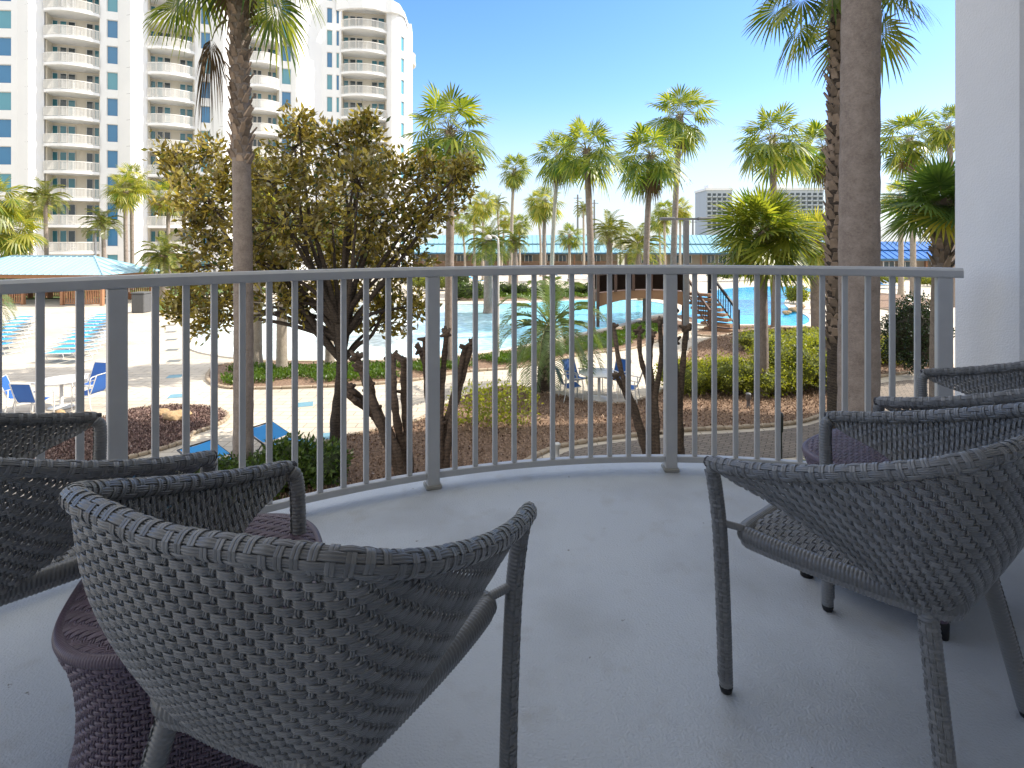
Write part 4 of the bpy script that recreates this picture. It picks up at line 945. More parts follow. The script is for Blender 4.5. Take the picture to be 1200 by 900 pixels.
far = [(566, 60, 566, 238, CRY[0], 1.15), (556, 66, 556, 250, CR[1], 1.0), (585, 70, 583, 240, CRF[0], 1.1), (609, 75, 609, 262, CR[1], 1.1), (634, 66, 630, 236, CR[2], 1.05), (588, 78, 592, 256, CRY[1], 1.0), (684, 70, 684, 245, CRF[1], 1.0),
       (779, 62, 779, 247, CR[1], .95), (797, 66, 797, 244, CRY[0], 1.1), (774, 80, 772, 258, CR[2], 1.2), (667, 58, 668, 276, CR[0], .95), (545, 74, 541, 262, CR[2], 1.1), (727, 90, 728, 268, CRF[0], 1.1)]
DL = ['distant palm with a yellowish crown at the left of the far row', 'distant palm second from the left of the far row', 'distant feathery palm left of the thin pale trunk', 'small distant palm right of the thin pale trunk', 'distant palm touching the left of the slim pale trunked palm', 'distant yellowish palm behind the thin pale trunk', 'distant feathery palm behind the stout plain trunk', 'small distant palm left of the lamp pole', 'distant yellow palm right of the tallest trunk', 'small far palm low beside the lamp pole', 'low distant palm left of the stout trunk over the cyan roof', 'far palm leftmost over the cyan roof', 'faint far feathery palm behind the pineapple like palm']
for f_, l_ in zip(far, DL): palm(*f_[:4], f_[4], f_[5], .15, l_, G2, .5, m_barkl, k=8)
G3 = 'palms in front of the apartment tower'
tl_ = [(55, 48, 53, 232, CRF[0], 1.35, 'feathery date palm left in front of the tower balconies'), (37, 52, 36, 240, CRY[0], 1.15, 'yellow green palm behind the date palm at the left'), (12, 42, 12, 268, CRY[1], 1.5, 'broad bright palm at the left edge of the photo'),
       (148, 46, 147, 222, CRY[1], 1.1, 'slender palm in front of the blank tower pier, left of a pair'), (155, 48, 155, 210, CRY[0], 1.2, 'taller slender palm in front of the blank tower pier, right of a pair'), (197, 50, 198, 230, CRY[1], 1.15, 'palm in front of the second balcony stack'), (122, 45, 120, 262, CRF[1], 1.15, 'green feathery palm in front of the tower beside the gazebo roof'), (-8, 40, -8, 232, CRY[0], 1.4, 'palm cut by the left edge of the photo')]
for f_ in tl_: palm(*f_[:4], f_[4], f_[5], .17, f_[6], G3, .6, m_bark, k=10)
# pindo / canary palms
PIN = feather_crown('crown', 30, 2.05, random.Random(41), m=m_lpindo, leaflet=.44, emin=-30, emax=80, arch=1.5, nl=36, wd=.026)
PIN2 = feather_crown('crown', 34, 2.1, random.Random(42), m=m_lfeat, leaflet=.5, emin=-30, emax=78, arch=1.0, nl=28, wd=.05)
palm(193, 39.4, 193, 300, PIN2, .95, .33, 'short stout date palm with an arching crown beside the gazebo', None, .7, m_bark, bootlen=.22)
palm(572, 33, 573, 284, PIN2, .82, .26, 'short arching date palm over the white street lamp', None, .8, m_bark, bootlen=.22)
palm(604, 45, 604, 284, PIN2, .62, .22, 'low yellowish date palm behind the street lamp', None, .8, m_bark)
palm(714, 50, 714, 272, CRF[0], 1.5, .30, 'stocky upright date palm like a pineapple before the cyan roof', None, 1.2, m_bark)
palm(748, 48, 749, 288, CRF[1], 1.75, .2, 'bushy green feathery palm right of the stocky date palm', None, .6, m_bark)
palm(637, 15.9, 646, 386, PIN, 1.0, .20, 'grey green feathery palm with a short knobby trunk in the near mulch bed', None, 1.9, m_barkd, boots_step=.035, bootlen=.09)
palm(-30, 24, -38, 352, PIN, 1.0, .22, 'grey green feathery palm whose fronds enter at the left edge', None, 1.2, m_bark)
# sabals with stiff spiky fans
SAB = fan_crown('crown', 40, .95, .62, random.Random(51), m=m_lpalm, droop=.25, dead=0, nseg=34, emin=-50, emax=85, spread=150)
SABY = fan_crown('crown', 36, .95, .62, random.Random(52), m=m_lpalmy, droop=.3, dead=0, nseg=34, emin=-50, emax=80, spread=150)
SABD = fan_crown('crown', 34, 1.0, .55, random.Random(53), m=m_lpalmd, droop=.2, dead=0, nseg=36, emin=-40, emax=80, spread=150)
palm(893, 15.4, 895, 272, SAB, 1.0, .15, 'spiky bright fan palm with a slim trunk in the hedge, right of centre', None, 1.0, m_bark)
palm(957, 23.8, 955, 284, SABY, 1.15, .23, 'yellowish spiky fan palm with a thick short trunk behind the hedge', None, 1.0, m_bark)
palm(1102, 13.8, 1104, 238, SABD, .92, .22, 'dark green fan palm with a shaggy trunk against the white column', None, 1.6, m_bark, bootlen=.24)
# the big ones
BIG = fan_crown('crown', 26, .85, 1.0, random.Random(61), m=m_lpalmg, droop=.8, dead=2, nseg=30, emin=-40, emax=80)
BIG.materials[3] = m_lpalm
def extra_leaves(me_name, base, leaves):
    mb = MB(); rng_ = random.Random(9)
    for o_, az, el, pl, R, ns, dr, mi, sp in leaves: fan_leaf(mb, o_, math.radians(az), math.radians(el), pl, R, ns, dr, rng_, mi, sp)
    return mb.mesh(me_name, [m_lpalmd, m_pet, m_dead, m_lpalm])
BIG2 = fan_crown('crown', 30, .75, 1.0, random.Random(62), m=m_lpalm, droop=.6, dead=0, nseg=32, emin=-42, emax=80)
BIGT = (ix(281, 9.8) - ix(284, 9.8), 0, HC - (-78 - YH) / F * 9.8 - GZ)
BIGP = palm(284, 9.8, 281, -78, BIG, .98, .168, 'big palm on the left with hanging fronds and a shaggy upper trunk', None, 4.0, m_bark, k=24, boots_step=.035, bootlen=.13)
palm(984, 10.6, 986, -24, BIG2, 1.0, .22, 'big palm with a dark shaggy trunk just behind the smooth trunk', None, 7.0, m_barkd, k=24, boots_step=.032, bootlen=.15)
xl = place('hanging_fronds', extra_leaves('hanging_fronds', None, [((-.15, -.2, -1.85), 185, -25, .55, .95, 26, 2.6, 2, 75), ((-.15, -.25, -1.85), 195, -30, .5, .85, 20, 2.9, 2, 60), ((.2, -.2, -1.35), -8, -25, .72, .85, 30, 1.0, 3, 95), ((-.2, -.2, -1.3), 190, 0, .9, .8, 30, 1.0, 3, 95), ((-.1, -.2, -.9), 200, 20, 1.0, .72, 26, 1.0, 0, 80), ((.2, 0, -.8), -20, 30, 1.1, .8, 28, .9, 0, 85), ((.1, -.1, -.7), 20, 25, 1.3, .8, 28, 1., 3, 85)]), BIGP, BIGT, 0, .85)
e = palm(1003, 6.3, 1022, -460, CR[0], 1.6, .215, 'big smooth grey palm trunk nearest the railing, right of centre', None, .3, m_bark, k=40)
# dead hanging fronds beside the left big palm
# trunks whose heads are inside the brown tree
palm(301, 19, 301, 215, CRY[0], .8, .19, 'pale palm trunk just behind the big left palm', None, .5, m_barkl)
palm(331, 18.3, 331, 250, CRY[1], .7, .17, 'short palm with a mossy yellow trunk under the brown leaved tree', None, .5, m_barkl)
palm(387, 19.3, 386, 260, CRY[0], .7, .15, 'palm with a yellow trunk right behind the brown leaved tree trunk', None, .5, m_barkl)
# ---------------------------------------------------------------- leafy masses
def leaf_quads(C, Nrm, L, W, mb, rng, mi=0, curl=.15, up=.0):
    """C (n,3) centres, random orientation around Nrm"""
    n = len(C); d = rng.normal(size=(n, 3)) * .75 + Nrm * .9; d[:, 2] += up; d /= np.linalg.norm(d, axis=1)[:, None]
    q = rng.normal(size=(n, 3)); s = np.cross(d, q); s /= np.linalg.norm(s, axis=1)[:, None] + 1e-9; nn = np.cross(s, d)
    l = L * rng.uniform(.65, 1.2, (n, 1)); w_ = W * rng.uniform(.7, 1.15, (n, 1))
    a = C; b1 = C + d * l * .45 + s * w_ * .5 - nn * l * curl * .3; b2 = C + d * l * .45 - s * w_ * .5 - nn * l * curl * .3; t = C + d * l - nn * l * curl
    V = np.stack([a, b1, t, b2], 1).reshape(-1, 3); o = mb.n; mb.v.extend(map(tuple, V.tolist())); mb.n += len(V)
    Fc = (np.arange(n)[:, None] * 4 + np.array([0, 1, 2, 3]) + o); mb.f.extend(map(tuple, Fc.tolist())); mb.m.extend([mi] * n)
def blob_leaves(mb, c, r, n, L, W, rng, shell=.45, mi=0):
    v = rng.normal(size=(n, 3)); v /= np.linalg.norm(v, axis=1)[:, None]; k = rng.uniform(shell, 1.05, (n, 1)) ** .6
    # lumpy radius
    lump = 1 + .16 * np.sin(v[:, :1] * 5 + c[0] * 3) * np.sin(v[:, 1:2] * 6 + c[1]) + .12 * np.sin(v[:, 2:3] * 9 + c[0])
    C = np.array(c) + v * np.array(r) * k * lump; ok = C[:, 2] > GZ + .03
    leaf_quads(C[ok], v[ok], L, W, mb, rng, mi)
def bush(px, py, w_, h_, d_, label, m, n=1800, L=.09, W=.04, kind='shrub', group=None, at_xy=None, lobes=5, cat='shrub', stems=True):
    x, y = at_xy or gp(px, py); rng = np.random.default_rng(int(abs(px * 13 + py * 7)) + 3); e = empty(kind, (x, y, GZ), 0, label, cat, group); mb = MB(); core = MB()
    for i in range(lobes):
        if lobes == 1: c = (0, 0, h_ * .55); r = (w_ / 2, d_ / 2, h_ * .5)
        else:
            t = i / (lobes - 1) - .5; c = (t * w_ * .72, rng.uniform(-.15, .15) * d_, h_ * rng.uniform(.46, .58)); r = (w_ / lobes * .95 + .05, d_ * .46, h_ * rng.uniform(.40, .50))
        v0 = mb.n; q = MB(); blob_leaves(q, (c[0], c[1], c[2] + GZ), r, n // lobes, L, W, rng)
        mb.add([(p[0], p[1], p[2] - GZ) for p in q.v], q.f)
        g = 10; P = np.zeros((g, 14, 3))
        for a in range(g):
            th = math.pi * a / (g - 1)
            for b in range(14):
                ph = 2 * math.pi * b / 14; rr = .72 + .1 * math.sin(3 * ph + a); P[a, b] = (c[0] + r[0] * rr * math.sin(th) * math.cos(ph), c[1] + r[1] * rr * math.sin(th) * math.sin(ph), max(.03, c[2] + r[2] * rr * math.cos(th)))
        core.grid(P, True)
    mb.build('foliage', m, e)
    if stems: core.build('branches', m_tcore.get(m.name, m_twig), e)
    return e
# yellow-green hedges on the right
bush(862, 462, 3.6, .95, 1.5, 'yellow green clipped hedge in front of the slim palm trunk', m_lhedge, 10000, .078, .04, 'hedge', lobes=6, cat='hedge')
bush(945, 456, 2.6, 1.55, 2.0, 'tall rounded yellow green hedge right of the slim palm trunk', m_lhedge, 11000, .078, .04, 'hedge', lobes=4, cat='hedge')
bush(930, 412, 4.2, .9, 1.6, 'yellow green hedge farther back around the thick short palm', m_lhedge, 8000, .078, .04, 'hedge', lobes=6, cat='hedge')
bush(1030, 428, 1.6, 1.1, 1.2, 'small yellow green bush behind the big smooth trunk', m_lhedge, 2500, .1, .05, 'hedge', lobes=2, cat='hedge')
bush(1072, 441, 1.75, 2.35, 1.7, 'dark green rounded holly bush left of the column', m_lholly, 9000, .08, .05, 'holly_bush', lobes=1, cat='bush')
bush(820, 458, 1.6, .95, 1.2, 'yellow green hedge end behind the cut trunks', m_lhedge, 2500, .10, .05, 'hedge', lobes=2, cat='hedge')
bush(577, 500, 1.55, .95, 1.2, 'open yellow green shrub in the mulch between the cut trunks', m_lhedge, 1500, .10, .05, lobes=3, stems=False)
bush(356, 566, 1.25, .78, .9, 'leafy green shrub by the mulch, right of the big left palm', m_lbush, 3800, .11, .045, lobes=4)
bush(262, 592, 1.3, .6, 1.2, 'low leafy shrub at the foot of the big left palm', m_lbush, 2400, .10, .045, lobes=3)
bush(300, 575, 1.4, .65, 1.0, 'low green shrub between the palm foot and the taller shrub', m_lbush, 2400, .10, .045, lobes=3)
bush(215, 612, 1.3, .5, 1.0, 'low shrub leftmost behind the railing', m_lbush, 1800, .10, .045, lobes=3)
bush(1010, 540, 1.3, .35, .8, 'dark low plant in the shaded lawn by the big trunk', m_lholly, 1500, .09, .04, lobes=3)
# far shrubs
GF = 'shrubs beyond the pools'
fs = [(548, 352, 1.8, 1.3), (570, 349, 1.6, .9), (600, 347, 2., 1.0), (640, 346, 1.8, .8), (690, 346, 2., .9), (20, 338, 6, 1.5), (110, 337, 6, 1.4), (230, 338, 7, 1.3), (275, 337, 5, 1.2), (850, 330, 3, 1.8), (890, 329, 3, 1.6), (925, 331, 2.2, 1.3), (985, 350, 1.2, .8), (1010, 356, 1., .7), (1035, 334, 3, 1.1), (1095, 336, 2.4, 1.2), (935, 356, 1., 1.2), (526, 340, 3, 1.6), (505, 341, 3, 1.4)]
FSL = ['rounded shrub at the left end of the far pool bed', 'low shrub second in the far pool bed', 'shrub in the middle of the far pool bed', 'low shrub right of the middle of the far pool bed', 'shrub at the right end of the far pool bed', 'long hedge behind the gazebo, at its left', 'long hedge behind the gazebo, at its middle', 'hedge at the foot of the tower right of the gazebo', 'hedge at the foot of the tower behind the brown leaved tree', 'tall shrub at the far end of the blue pool, left', 'shrub at the far end of the blue pool, middle', 'shrub at the far right corner of the blue pool', 'small shrub left in the right hand bed', 'small shrub in the middle of the right hand bed', 'shrub behind the smooth trunk near the white furniture', 'shrub before the blue roofed building', 'upright shrub on the rocky pool corner', 'shrub behind the rounded shrub of the far bed', 'shrub just right of the brown leaved tree, far away']
for (px, py, w_, h_), l_ in zip(fs, FSL): bush(px, py, w_, h_, max(1, w_ * .4), l_, m_lhedge if px % 2 else m_lbush, 1300, .16, .09, 'shrub', GF, lobes=3)
# ground cover (stuff)
def cover(name, poly, n, m, label, L=.09, h=.16, kx=None):
    rng = np.random.default_rng(len(poly)); xs = [p[0] for p in poly]; ys = [p[1] for p in poly]; C = []
    while len(C) < n:
        x = rng.uniform(min(xs), max(xs)); y = rng.uniform(min(ys), max(ys))
        if inside(x, y, poly) and ('chip' in name or math.sin(x * 2.1 + math.sin(y * 1.7)) + math.sin(y * 2.9 + x) > -1.2): C.append((x, y, GZ + .04 + rng.uniform(0, h)))
    C = np.array(C); Nn = np.zeros_like(C); Nn[:, 2] = 1; mb = MB(); leaf_quads(C, Nn, L, L * .6, mb, rng); o = mb.build(name, m); tag(o, label, 'ground cover', kind='stuff')
cp = smooth_poly([gp(*p) for p in [(262, 452), (270, 434), (330, 432), (450, 430), (545, 424), (600, 415), (660, 404), (715, 393), (760, 380), (775, 388), (740, 404), (690, 412), (640, 421), (600, 428), (540, 433), (480, 443), (400, 449), (300, 451)]], 4)
cover('ground_cover', cp, 26000, m_lcover, 'bright green creeping plants covering the island beside the pool')
cover('lawn_grass', [p for p in LAWN if p[1] < 18 and p[0] < 12], 14000, m_lcover, 'green grass strip in shade beside the grey path', .07, .03)
cover('ground_cover', smooth_poly([gp(*p) for p in [(545, 351), (562, 344), (620, 341), (700, 342), (730, 346), (700, 350), (620, 351)]], 4), 5000, m_lcover, 'bright green plants covering the far pool bed', .2, .2)
m_chip = leafmat('bark_chip', [(.09, .05, .032), (.17, .095, .06), (.30, .18, .12), (.48, .34, .24)], 0., .85, spec=.2)
m_chipd = leafmat('red_bark_chip', [(.035, .018, .016), (.09, .04, .035), (.20, .10, .085), (.38, .27, .23)], 0., .85, spec=.2)
cover('bark_chips', ISL, 15000, m_chipd, 'red brown bark chips covering the small island bed', .055, .03)
cover('bark_chips', NEAR, 42000, m_chip, 'brown bark chips covering the near bed', .060, .03)
# ---------------------------------------------------------------- magnolia
def limb(mb, pts, r0, r1, k=8):
    P = spline(pts, max(6, len(pts) * 5)); mb.tube(P, np.linspace(r0, r1, len(P)), k)
def magnolia():
    bx, by = gp(398, 537); Y0 = by; rng = np.random.default_rng(5); rr = random.Random(5)
    e = empty('magnolia_tree', (bx, by, GZ), 0, 'wide tree with glossy brown and olive leaves, left of centre', 'tree')
    o3 = Vector((bx, by, GZ)); loc = lambda px, py, dy=0: Vector(at(px, py, Y0 + dy)) - o3
    tr = MB()
    P0 = [loc(398, 537), loc(394, 500), loc(399, 455), loc(401, 425), loc(400, 400), loc(398, 380)]
    tr.tube(spline(P0, 30), np.linspace(.135, .10, 30) * (1 + .05 * np.sin(np.arange(30) * 1.7)), 12)
    top = P0[-1]
    clumps = [(285, 215, 40, 30, -.3), (240, 232, 40, 32, -1), (215, 205, 20, 22, 0), (203, 180, 10, 9, .2), (248, 178, 18, 18, .2), (345, 172, 34, 26, .5), (350, 145, 14, 12, .3), (395, 170, 30, 30, .2), (432, 165, 26, 26, .3), (430, 148, 10, 9, .3), (465, 205, 34, 26, .6), (500, 205, 30, 24, .8), (535, 212, 22, 22, .5), (545, 195, 10, 10, .4), (515, 240, 30, 24, .4),
              (235, 268, 34, 30, -.4), (320, 215, 40, 30, -1.), (370, 210, 45, 34, 1.2), (420, 215, 42, 34, -1.2), (330, 262, 52, 36, -1.2), (390, 262, 50, 36, 1.3), (440, 255, 44, 34, -.6), (485, 268, 34, 28, 0), (250, 310, 38, 32, .3), (305, 305, 44, 34, -1), (360, 310, 46, 34, 1.1), (425, 305, 44, 30, .9), (475, 308, 28, 22, .2), (330, 352, 40, 22, -.8), (395, 345, 44, 24, 1.0), (262, 350, 28, 22, -.2), (222, 345, 20, 16, .2), (208, 362, 14, 10, .1), (248, 378, 22, 10, .0), (455, 350, 32, 18, .4), (440, 380, 40, 10, .3), (485, 358, 20, 14, .2), (300, 190, 22, 16, .9)]
    bm_ = MB(); lv = MB(); px2m = Y0 / F
    for i, (px, py, rx, ry, dy) in enumerate(clumps):
        c = loc(px, py, dy + .95 + (.5 if px < 312 else 0)); start = Vector(P0[rr.choice((3, 4, 5, 5))]); mid = start.lerp(c, .5) + Vector((rr.uniform(-.2, .2), rr.uniform(-.3, .3), rr.uniform(-.1, .25)))
        limb(bm_, [start, start.lerp(mid, .5) + Vector((0, 0, .06)), mid, c], .055, .018)
        R = Vector((rx * px2m, max(.45, min(rx, ry) * px2m * 1.15), ry * px2m))
        nt_ = int(34 * (rx * ry / 2000) + 13)
        for k in range(nt_):
            v = Vector(rng.normal(size=3)).normalized(); q = rr.uniform(.35, 1.08) ** .7 * (1.28 if rr.random() < .13 else 1); tip = c + Vector((v.x * R.x, v.y * R.y, v.z * R.z)) * q
            if k % 2 == 0: 
                m1 = c.lerp(tip, .5) + Vector((0, 0, rr.uniform(-.05, .05))); bm_.tube([c, m1, tip], [.014, .009, .005], 4, caps=False)
            # rosettes of leaves at the twig end
            d = (tip - c).normalized() + Vector((0, 0, .5)); d.normalize()
            nl_ = rr.randint(15, 26); C = np.array([tuple(tip + Vector(rng.normal(size=3)) * .10) for _ in range(nl_)])
            leaf_quads(C, np.array([tuple(d)] * nl_), .175, .074, lv, rng)
    to = tr.build('trunk', m_barkd, e, True); bm_.build('branches', m_barkd, to, True); lv.build('crown', m_lmag, e)
magnolia()
# ---------------------------------------------------------------- pollarded crape myrtles
def myrtle(basepx, basepy, stems, label, r=.05):
    x, y = gp(basepx, basepy); o3 = Vector((x, y, GZ)); rr = random.Random(int(basepx)); e = empty('pollarded_tree', (x, y, GZ), 0, label, 'cut back tree', 'cut back bare trees in the near mulch bed'); b = MB(); kn = []
    for st in stems:
        pts = [Vector(at(px, py, y + rr.uniform(-.15, .15) * i)) - o3 for i, (px, py) in enumerate(st)]
        pts[0] = Vector((pts[0].x, 0, max(0, pts[0].z))); P = spline(pts, 30); rad = np.linspace(r * 1.25, r * .85, 30) * (1 + .12 * np.sin(np.arange(30) * 1.3 + rr.random() * 6) + .05 * np.sin(np.arange(30) * 3.1)); b.tube(P, rad, 10)
        t = Vector(P[-1]); q = MB()
        for k in range(9):   # knuckle of old cuts
            v = Vector((rr.uniform(-1, 1), rr.uniform(-1, 1), rr.uniform(-.5, 1))).normalized(); c = t + v * r * .7; q.tube([c - v * r * .7, c, c + v * r * rr.uniform(.9, 2.1)], [r * .85, r * .75, r * .4], 7)
        for k in range(rr.randint(1, 3)):   # stubs lower down
            i = rr.randint(6, 24); c = Vector(P[i]); v = Vector((rr.uniform(-1, 1), rr.uniform(-1, 1), rr.uniform(.1, .8))).normalized(); b.tube([c, c + v * r * 2.1], [r * .55, r * .42], 6)
        kn.append(q)
    to = b.build('trunk', m_myrtle, e, True)
    for q in kn: q.build('cut_knuckle', m_myrtle, to, True)
myrtle(472, 570, [[(473, 572), (460, 530), (440, 490), (412, 466)], [(474, 572), (462, 520), (440, 475), (432, 445), (418, 420)], [(478, 572), (470, 520), (462, 470), (460, 420)], [(481, 572), (478, 520), (474, 470), (473, 424)], [(476, 560), (452, 500), (425, 468), (408, 455)], [(470, 560), (450, 510), (436, 470), (422, 432)]], 'cut back bare tree with slanting stems, left of the second railing post', .066)
myrtle(520, 560, [[(518, 560), (516, 500), (519, 440), (523, 392)], [(515, 560), (512, 500), (505, 450), (492, 410)], [(521, 560), (528, 500), (540, 450), (553, 402)], [(523, 560), (520, 510), (530, 470), (545, 408)], [(517, 560), (514, 505), (512, 455), (506, 398)], [(512, 560), (505, 500), (500, 452), (498, 398)]], 'cut back bare tree with upright stems, right of the second railing post', .056)
myrtle(765, 545, [[(762, 545), (748, 490), (728, 435), (719, 383)], [(766, 545), (764, 470), (751, 420), (749, 388)], [(769, 545), (768, 470), (775, 420), (773, 376)], [(760, 545), (744, 490), (733, 462), (722, 440)], [(770, 545), (769, 480), (762, 430), (764, 392)]], 'cut back bare tree with spreading stems, left of the third railing post', .050)
myrtle(795, 540, [[(795, 540), (796, 480), (800, 430), (804, 385)], [(798, 540), (797, 500), (793, 450), (790, 400)]], 'slim cut back bare tree directly behind the third railing post', .06)
# ================================================================ FURNITURE AND SMALL THINGS OUTSIDE
m_sling = mat('blue_sling', (.025, .27, .66), .6, (.04, .34, .74), 3., .7, bump=.002, bscale=300); m_frame = mat('white_frame', (.74, .73, .70), .35)
m_navy = mat('navy_sling', (.015, .09, .34), .6, (.02, .12, .42), 3., .7); m_darkf = mat('dark_frame', (.05, .05, .05), .4)
def lounger_meshes(back=.55, frm=m_frame):
    f = MB(); w_ = .31
    for s in (-1, 1):
        f.tube([(s * w_, -.95, .30), (s * w_, .25, .34)], .016, 6); f.tube([(s * w_, .25, .34), (s * w_, .92, .34 + back)], .016, 6)
        for y in (-.75, .35): f.tube([(s * w_, y, .31), (s * (w_ + .01), y + .12, .16), (s * w_, y + .16, .012)], .014, 6)
    for y, z in ((-.95, .30), (.25, .335), (.92, .34 + back)): f.tube([(-w_, y, z), (w_, y, z)], .014, 6)
    for y in (-.59, .51): f.tube([(-w_, y, .03), (w_, y, .03)], .012, 6)
    sl = MB(); n = 10
    def strip(p, q, nn, sl=sl):
        for k in range(nn):
            a = Vector(p).lerp(Vector(q), (k + .06) / nn); b = Vector(p).lerp(Vector(q), (k + .94) / nn); G = np.array([[(-w_ + .012, a.y, a.z + .012), (-w_ + .012, b.y, b.z + .012)], [(0, a.y, a.z - .004), (0, b.y, b.z - .004)], [(w_ - .012, a.y, a.z + .012), (w_ - .012, b.y, b.z + .012)]]); sl.grid(G, flip=True)
    strip((0, -.93, .305), (0, .24, .345), 1); bk = MB(); strip((0, .27, .355), (0, .91, .35 + back), 1, bk)
    return f.mesh('frame', frm, True), sl.mesh('seat_sling', m_sling), bk.mesh('backrest_sling', m_sling)
LG = lounger_meshes(.12); LGU = lounger_meshes(.42); LGD = lounger_meshes(.17, m_darkf)
def lounger(x, y, rz, label, M_=LG, group='blue sun loungers in rows on the deck'):
    e = empty('sun_lounger', (x, y, GZ + .012), rz, label, 'sun lounger', group); place('frame', M_[0], e); place('seat_sling', M_[1], e); place('backrest_sling', M_[2], e); return e
nth = ['nearest', 'second nearest', 'third nearest', 'fourth nearest', 'fifth nearest', 'sixth nearest', 'seventh nearest', 'eighth nearest', 'ninth nearest', 'tenth nearest', 'farthest', 'twelfth']
for i in range(11):
    t = i / 10; Y = 19.9 + 10 * t; px = 84 + 44 * t ** .8; lounger(ix(px, Y), Y, math.radians(-96 + random.uniform(-2, 2)), nth[i] + ' blue sun lounger in the row by the left railing post')
for i in range(8):
    t = i / 7; Y = 21.3 + 7.6 * t; px = 2 + 32 * t; lounger(ix(px, Y), Y, math.radians(-96 + random.uniform(-2, 2)), (nth[i] if i < 7 else 'farthest') + ' blue sun lounger in the row at the left edge')
lounger(*gp(336, 540), math.radians(58), 'blue sun lounger with its back raised, just right of the big left palm', LGD, None)
lounger(*gp(262, 568), math.radians(58), 'blue sun lounger left of the big palm behind the leafy shrubs', LGD, None)
lounger(*gp(176, 606), math.radians(40), 'blue sun lounger mostly hidden by the left railing post', LGD, None)
GR = 'blue and white loungers far across the water'
for i, (px, py) in enumerate([(520, 337), (505, 335), (560, 333), (1085, 333), (1098, 335), (1035, 338), (1050, 339), (388, 332), (720, 329), (690, 330), (660, 330)]):
    lounger(*gp(px, py), math.radians(random.choice((80, 60, 110))), ['far lounger left of the far pool bed', 'second far lounger left of the far pool bed', 'far lounger behind the far pool bed', 'far lounger before the blue roofed building', 'rightmost far lounger before the blue roofed building', 'far lounger just right of the big smooth trunk', 'second far lounger right of the big smooth trunk', 'far lounger seen under the brown leaved tree', 'far lounger left of the bridge', 'second far lounger left of the bridge', 'third far lounger left of the bridge'][i], LGU, GR)
def pchair_meshes(sm):
    f = MB()
    for s in (-1, 1):
        x = s * .27
        f.tube(spline([(x, .24, .012), (x, .25, .40), (x, .22, .60), (x, .10, .64), (x, -.18, .62), (x, -.26, .60)], 18), .014, 6)
        f.tube(spline([(x * .92, .20, .42), (x * .92, -.15, .38), (x * .92, -.24, .46), (x * .92, -.40, .90)], 16), .013, 6)
        f.tube(spline([(x, -.20, .62), (x, -.22, .3), (x, -.28, .012)], 8), .014, 6)
    f.tube([(-.25, -.40, .90), (.25, -.40, .90)], .013, 6); f.tube([(-.25, .20, .42), (.25, .20, .42)], .013, 6)
    s = MB(); C = spline([(0, .20, .43), (0, -.13, .39), (0, -.23, .47), (0, -.39, .89)], 16); G = np.array([[(x, p[1], p[2]) for p in C] for x in (-.235, .235)]); s.grid(G)
    return f.mesh('frame', m_frame, True), s.mesh('sling_seat', sm, True)
PCB, PCN = pchair_meshes(m_sling), pchair_meshes(m_navy)
tt = MB(); tt.lathe([(.02, .69), (.52, .69), (.54, .70), (.54, .715), (.52, .725), (.02, .725)], 32); ttm = tt.mesh('table_top', m_frame, True)
lg = MB(); lg.lathe([(.28, 0), (.28, .03), (.05, .06), (.04, .12), (.04, .688)], 20); lgm = lg.mesh('pedestal', m_frame, True)
def patio_set(px, py, label, where, angs, M_):
    x, y = gp(px, py); e = empty('patio_table', (x, y, GZ + .012), 0, 'round white patio table ' + label, 'patio table', 'round white patio tables'); place('table_top', ttm, e); place('pedestal', lgm, e)
    for a, l in angs:
        a = math.radians(a); c = empty('patio_chair', (x + .78 * math.cos(a), y + .78 * math.sin(a), GZ + .012), a + math.pi / 2, l + ' ' + where, 'patio chair', 'blue sling chairs around ' + where.split(' at ')[-1]); place('frame', M_[0], c); place('sling_seat', M_[1], c)
patio_set(72, 478, 'near the loungers at the left', 'at the left patio table', [(205, 'blue sling chair on the left'), (80, 'blue sling chair behind'), (355, 'navy sling chair on the right'), (268, 'blue sling chair in front')], PCN)
patio_set(702, 468, 'behind the near mulch bed, right of the feathery palm', 'at the middle patio table', [(190, 'blue sling chair on the left'), (130, 'blue sling chair at the far left'), (45, 'blue sling chair at the far right'), (340, 'blue sling chair on the right')], PCN)
# ---- lamps
m_pole = mat('grey_pole', (.13, .13, .14), .5, (.18, .18, .18), 6.); m_wpole = mat('white_pole', (.62, .61, .58), .5)
x, y = gp(804, 398); e = empty('lamp_pole', (x, y, GZ), 0, 'dark T shaped lamp pole with two flat floodlights rising beside the bridge', 'lamp pole')
top = at(804, 258, y)[2] - GZ; b = MB(); b.box(0, 0, top / 2, .21, .21, top - .004, bev=.01); b.build('pole', m_pole, e)
b = MB(); b.box(0, 0, top + .05, 1.0, .10, .09); b.build('crossarm', m_pole, e)
for s, L_ in ((-1, .62), (1, .9)):
    b = MB(); b.box(s * (.5 + L_ / 2), 0, top + .06, L_, .32, .13, bev=.03); b.build('floodlight', m_pole, e)
x, y = gp(584, 425); e = empty('street_lamp', (x, y, GZ), 0, 'slim white street lamp with a curved neck', 'street lamp'); hz = at(581, 276, y)[2] - GZ
b = MB(); b.tube(spline([(0, 0, 0), (0, 0, hz * .5), (0, 0, hz - .35), (-.06, 0, hz - .08), (-.2, 0, hz), (-.33, 0, hz - .05)], 40), .035, 10); b.build('pole', m_wpole, e, True)
b = MB(); b.lathe([(.03, .08), (.09, .04), (.13, -.02), (.13, -.07), (.06, -.10)], 16, (-.35, 0, hz - .05)); b.build('lamp_head', m_wpole, e, True)
x, y = gp(112, 352); e = empty('street_lamp', (ix(112, 44), 44, GZ), 0, 'dark street lamp standing behind the gazebo roof', 'street lamp'); hz = at(112, 271, 44)[2] - GZ
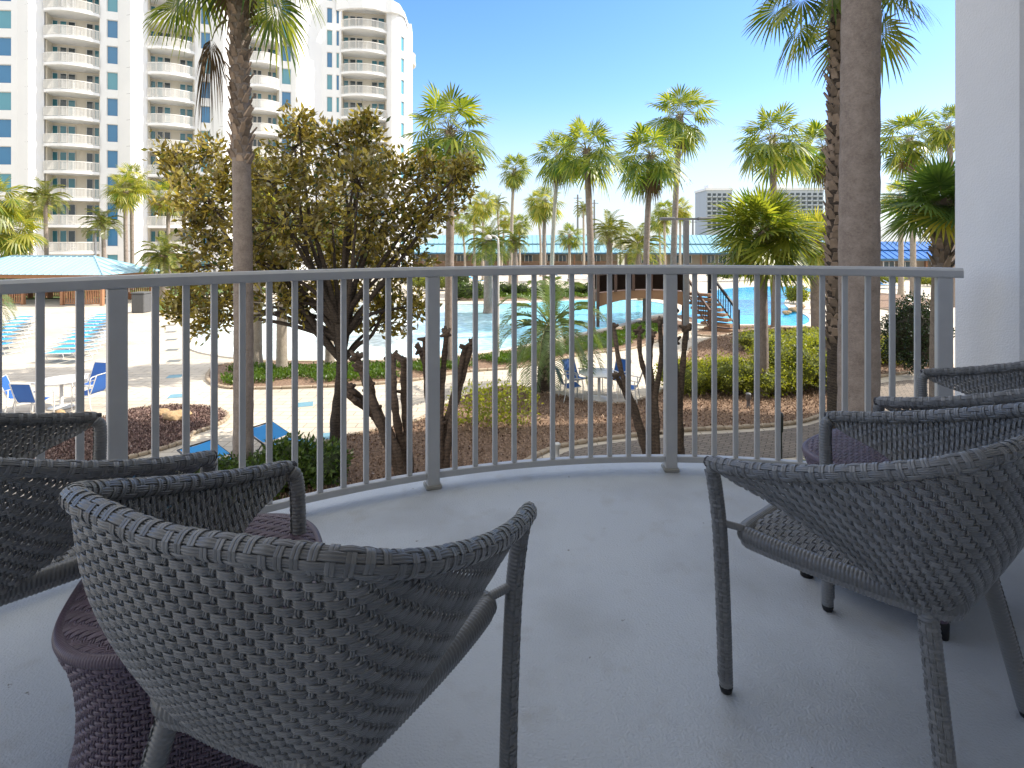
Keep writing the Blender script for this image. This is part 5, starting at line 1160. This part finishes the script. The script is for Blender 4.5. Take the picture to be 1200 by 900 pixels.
b = MB(); b.tube([(0, 0, 0), (0, 0, hz)], [.09, .06], 10); b.build('pole', m_pole, e, True); b = MB(); b.lathe([(.05, 0), (.34, .05), (.36, .12), (.1, .3), (.03, .32)], 14, (0, 0, hz)); b.build('lamp_head', m_pole, e, True)
def bollard(px, py, h, label, c):
    e = empty('path_light', (*gp(px, py), GZ), 0, label, 'path light', 'small garden path lights'); b = MB(); b.lathe([(.05, 0), (.045, .02), (.04, h * .6), (.06, h * .62), (.06, h * .9), (.07, h * .93), (.05, h)], 14); b.build('post', c, e, True)
bollard(877, 480, .42, 'small dark path light in the mulch left of the slim palm trunk', m_pole); bollard(914, 541, .95, 'tall dark path light standing in the shaded lawn', m_darkf); bollard(653, 537, .3, 'short path light in the near mulch, centre', m_wpole)
# ---- rocks
m_rock = mat('limestone', (.46, .32, .17), .9, (.30, .20, .11), 3., .8, bump=.02, bscale=14)
rl = [(205, 494, .42, 'largest tan rock in the red mulch island'), (188, 488, .30, 'flat pale rock at the back of the red mulch island'), (215, 491, .30, 'tan rock at the right of the red mulch island'), (284, 428, .4, 'rock at the tip of the planting island'), (682, 407, .25, 'small pale rock in the green ground cover'),
      (800, 425, .3, 'pale rock left at the hedge end'), (818, 427, .35, 'rounded tan rock by the hedge end'), (930, 366, .5, 'dark rock on the pool corner'), (938, 362, .45, 'second rock on the pool corner'), (922, 369, .4, 'third rock at the water edge of the pool corner'), (70, 487, .2, 'small orange rock under the left patio table'), (95, 485, .14, 'tiny stone behind the left patio chair'), (308, 566, .25, 'grey rock at the foot of the big left palm'), (752, 352, .6, 'rock under the bridge, left'), (770, 350, .7, 'rock under the bridge, right')]
for i, (px, py, s, l) in enumerate(rl):
    rr = random.Random(i); b = MB(); P = np.zeros((8, 12, 3))
    for a in range(8):
        for q in range(12):
            th = math.pi * a / 7; ph = 2 * math.pi * q / 12; r_ = s * .5 * (1 + .22 * math.sin(2 * ph + i) * math.sin(th * 2) + rr.uniform(-.09, .09)); P[a, q] = (r_ * 1.25 * math.sin(th) * math.cos(ph), r_ * math.sin(th) * math.sin(ph), r_ * .62 * math.cos(th))
    P[0] = P[0].mean(0); P[-1] = P[-1].mean(0); b.grid(P, True); o = b.build('rock', m_rock, None, False, (*gp(px, py), GZ + .035 + s * .22)); tag(o, l, 'rock', 'garden rocks')
# white utility poles far off
for px, py, l in ((677, 228, 'left of two thin far utility poles'), (696.5, 234, 'right of two thin far utility poles'), (812, 256, 'thin far pole near the lamp pole')):
    b = MB(); h_ = at(px, py, 110)[2] - GZ; b.tube([(0, 0, 0), (0, 0, h_)], [.22, .16], 8); b.box(0, 0, h_ - .7, 1.6, .12, .12); tag(b.build('utility_pole', m_pole, loc=(ix(px, 110), 110, GZ)), l, 'utility pole')
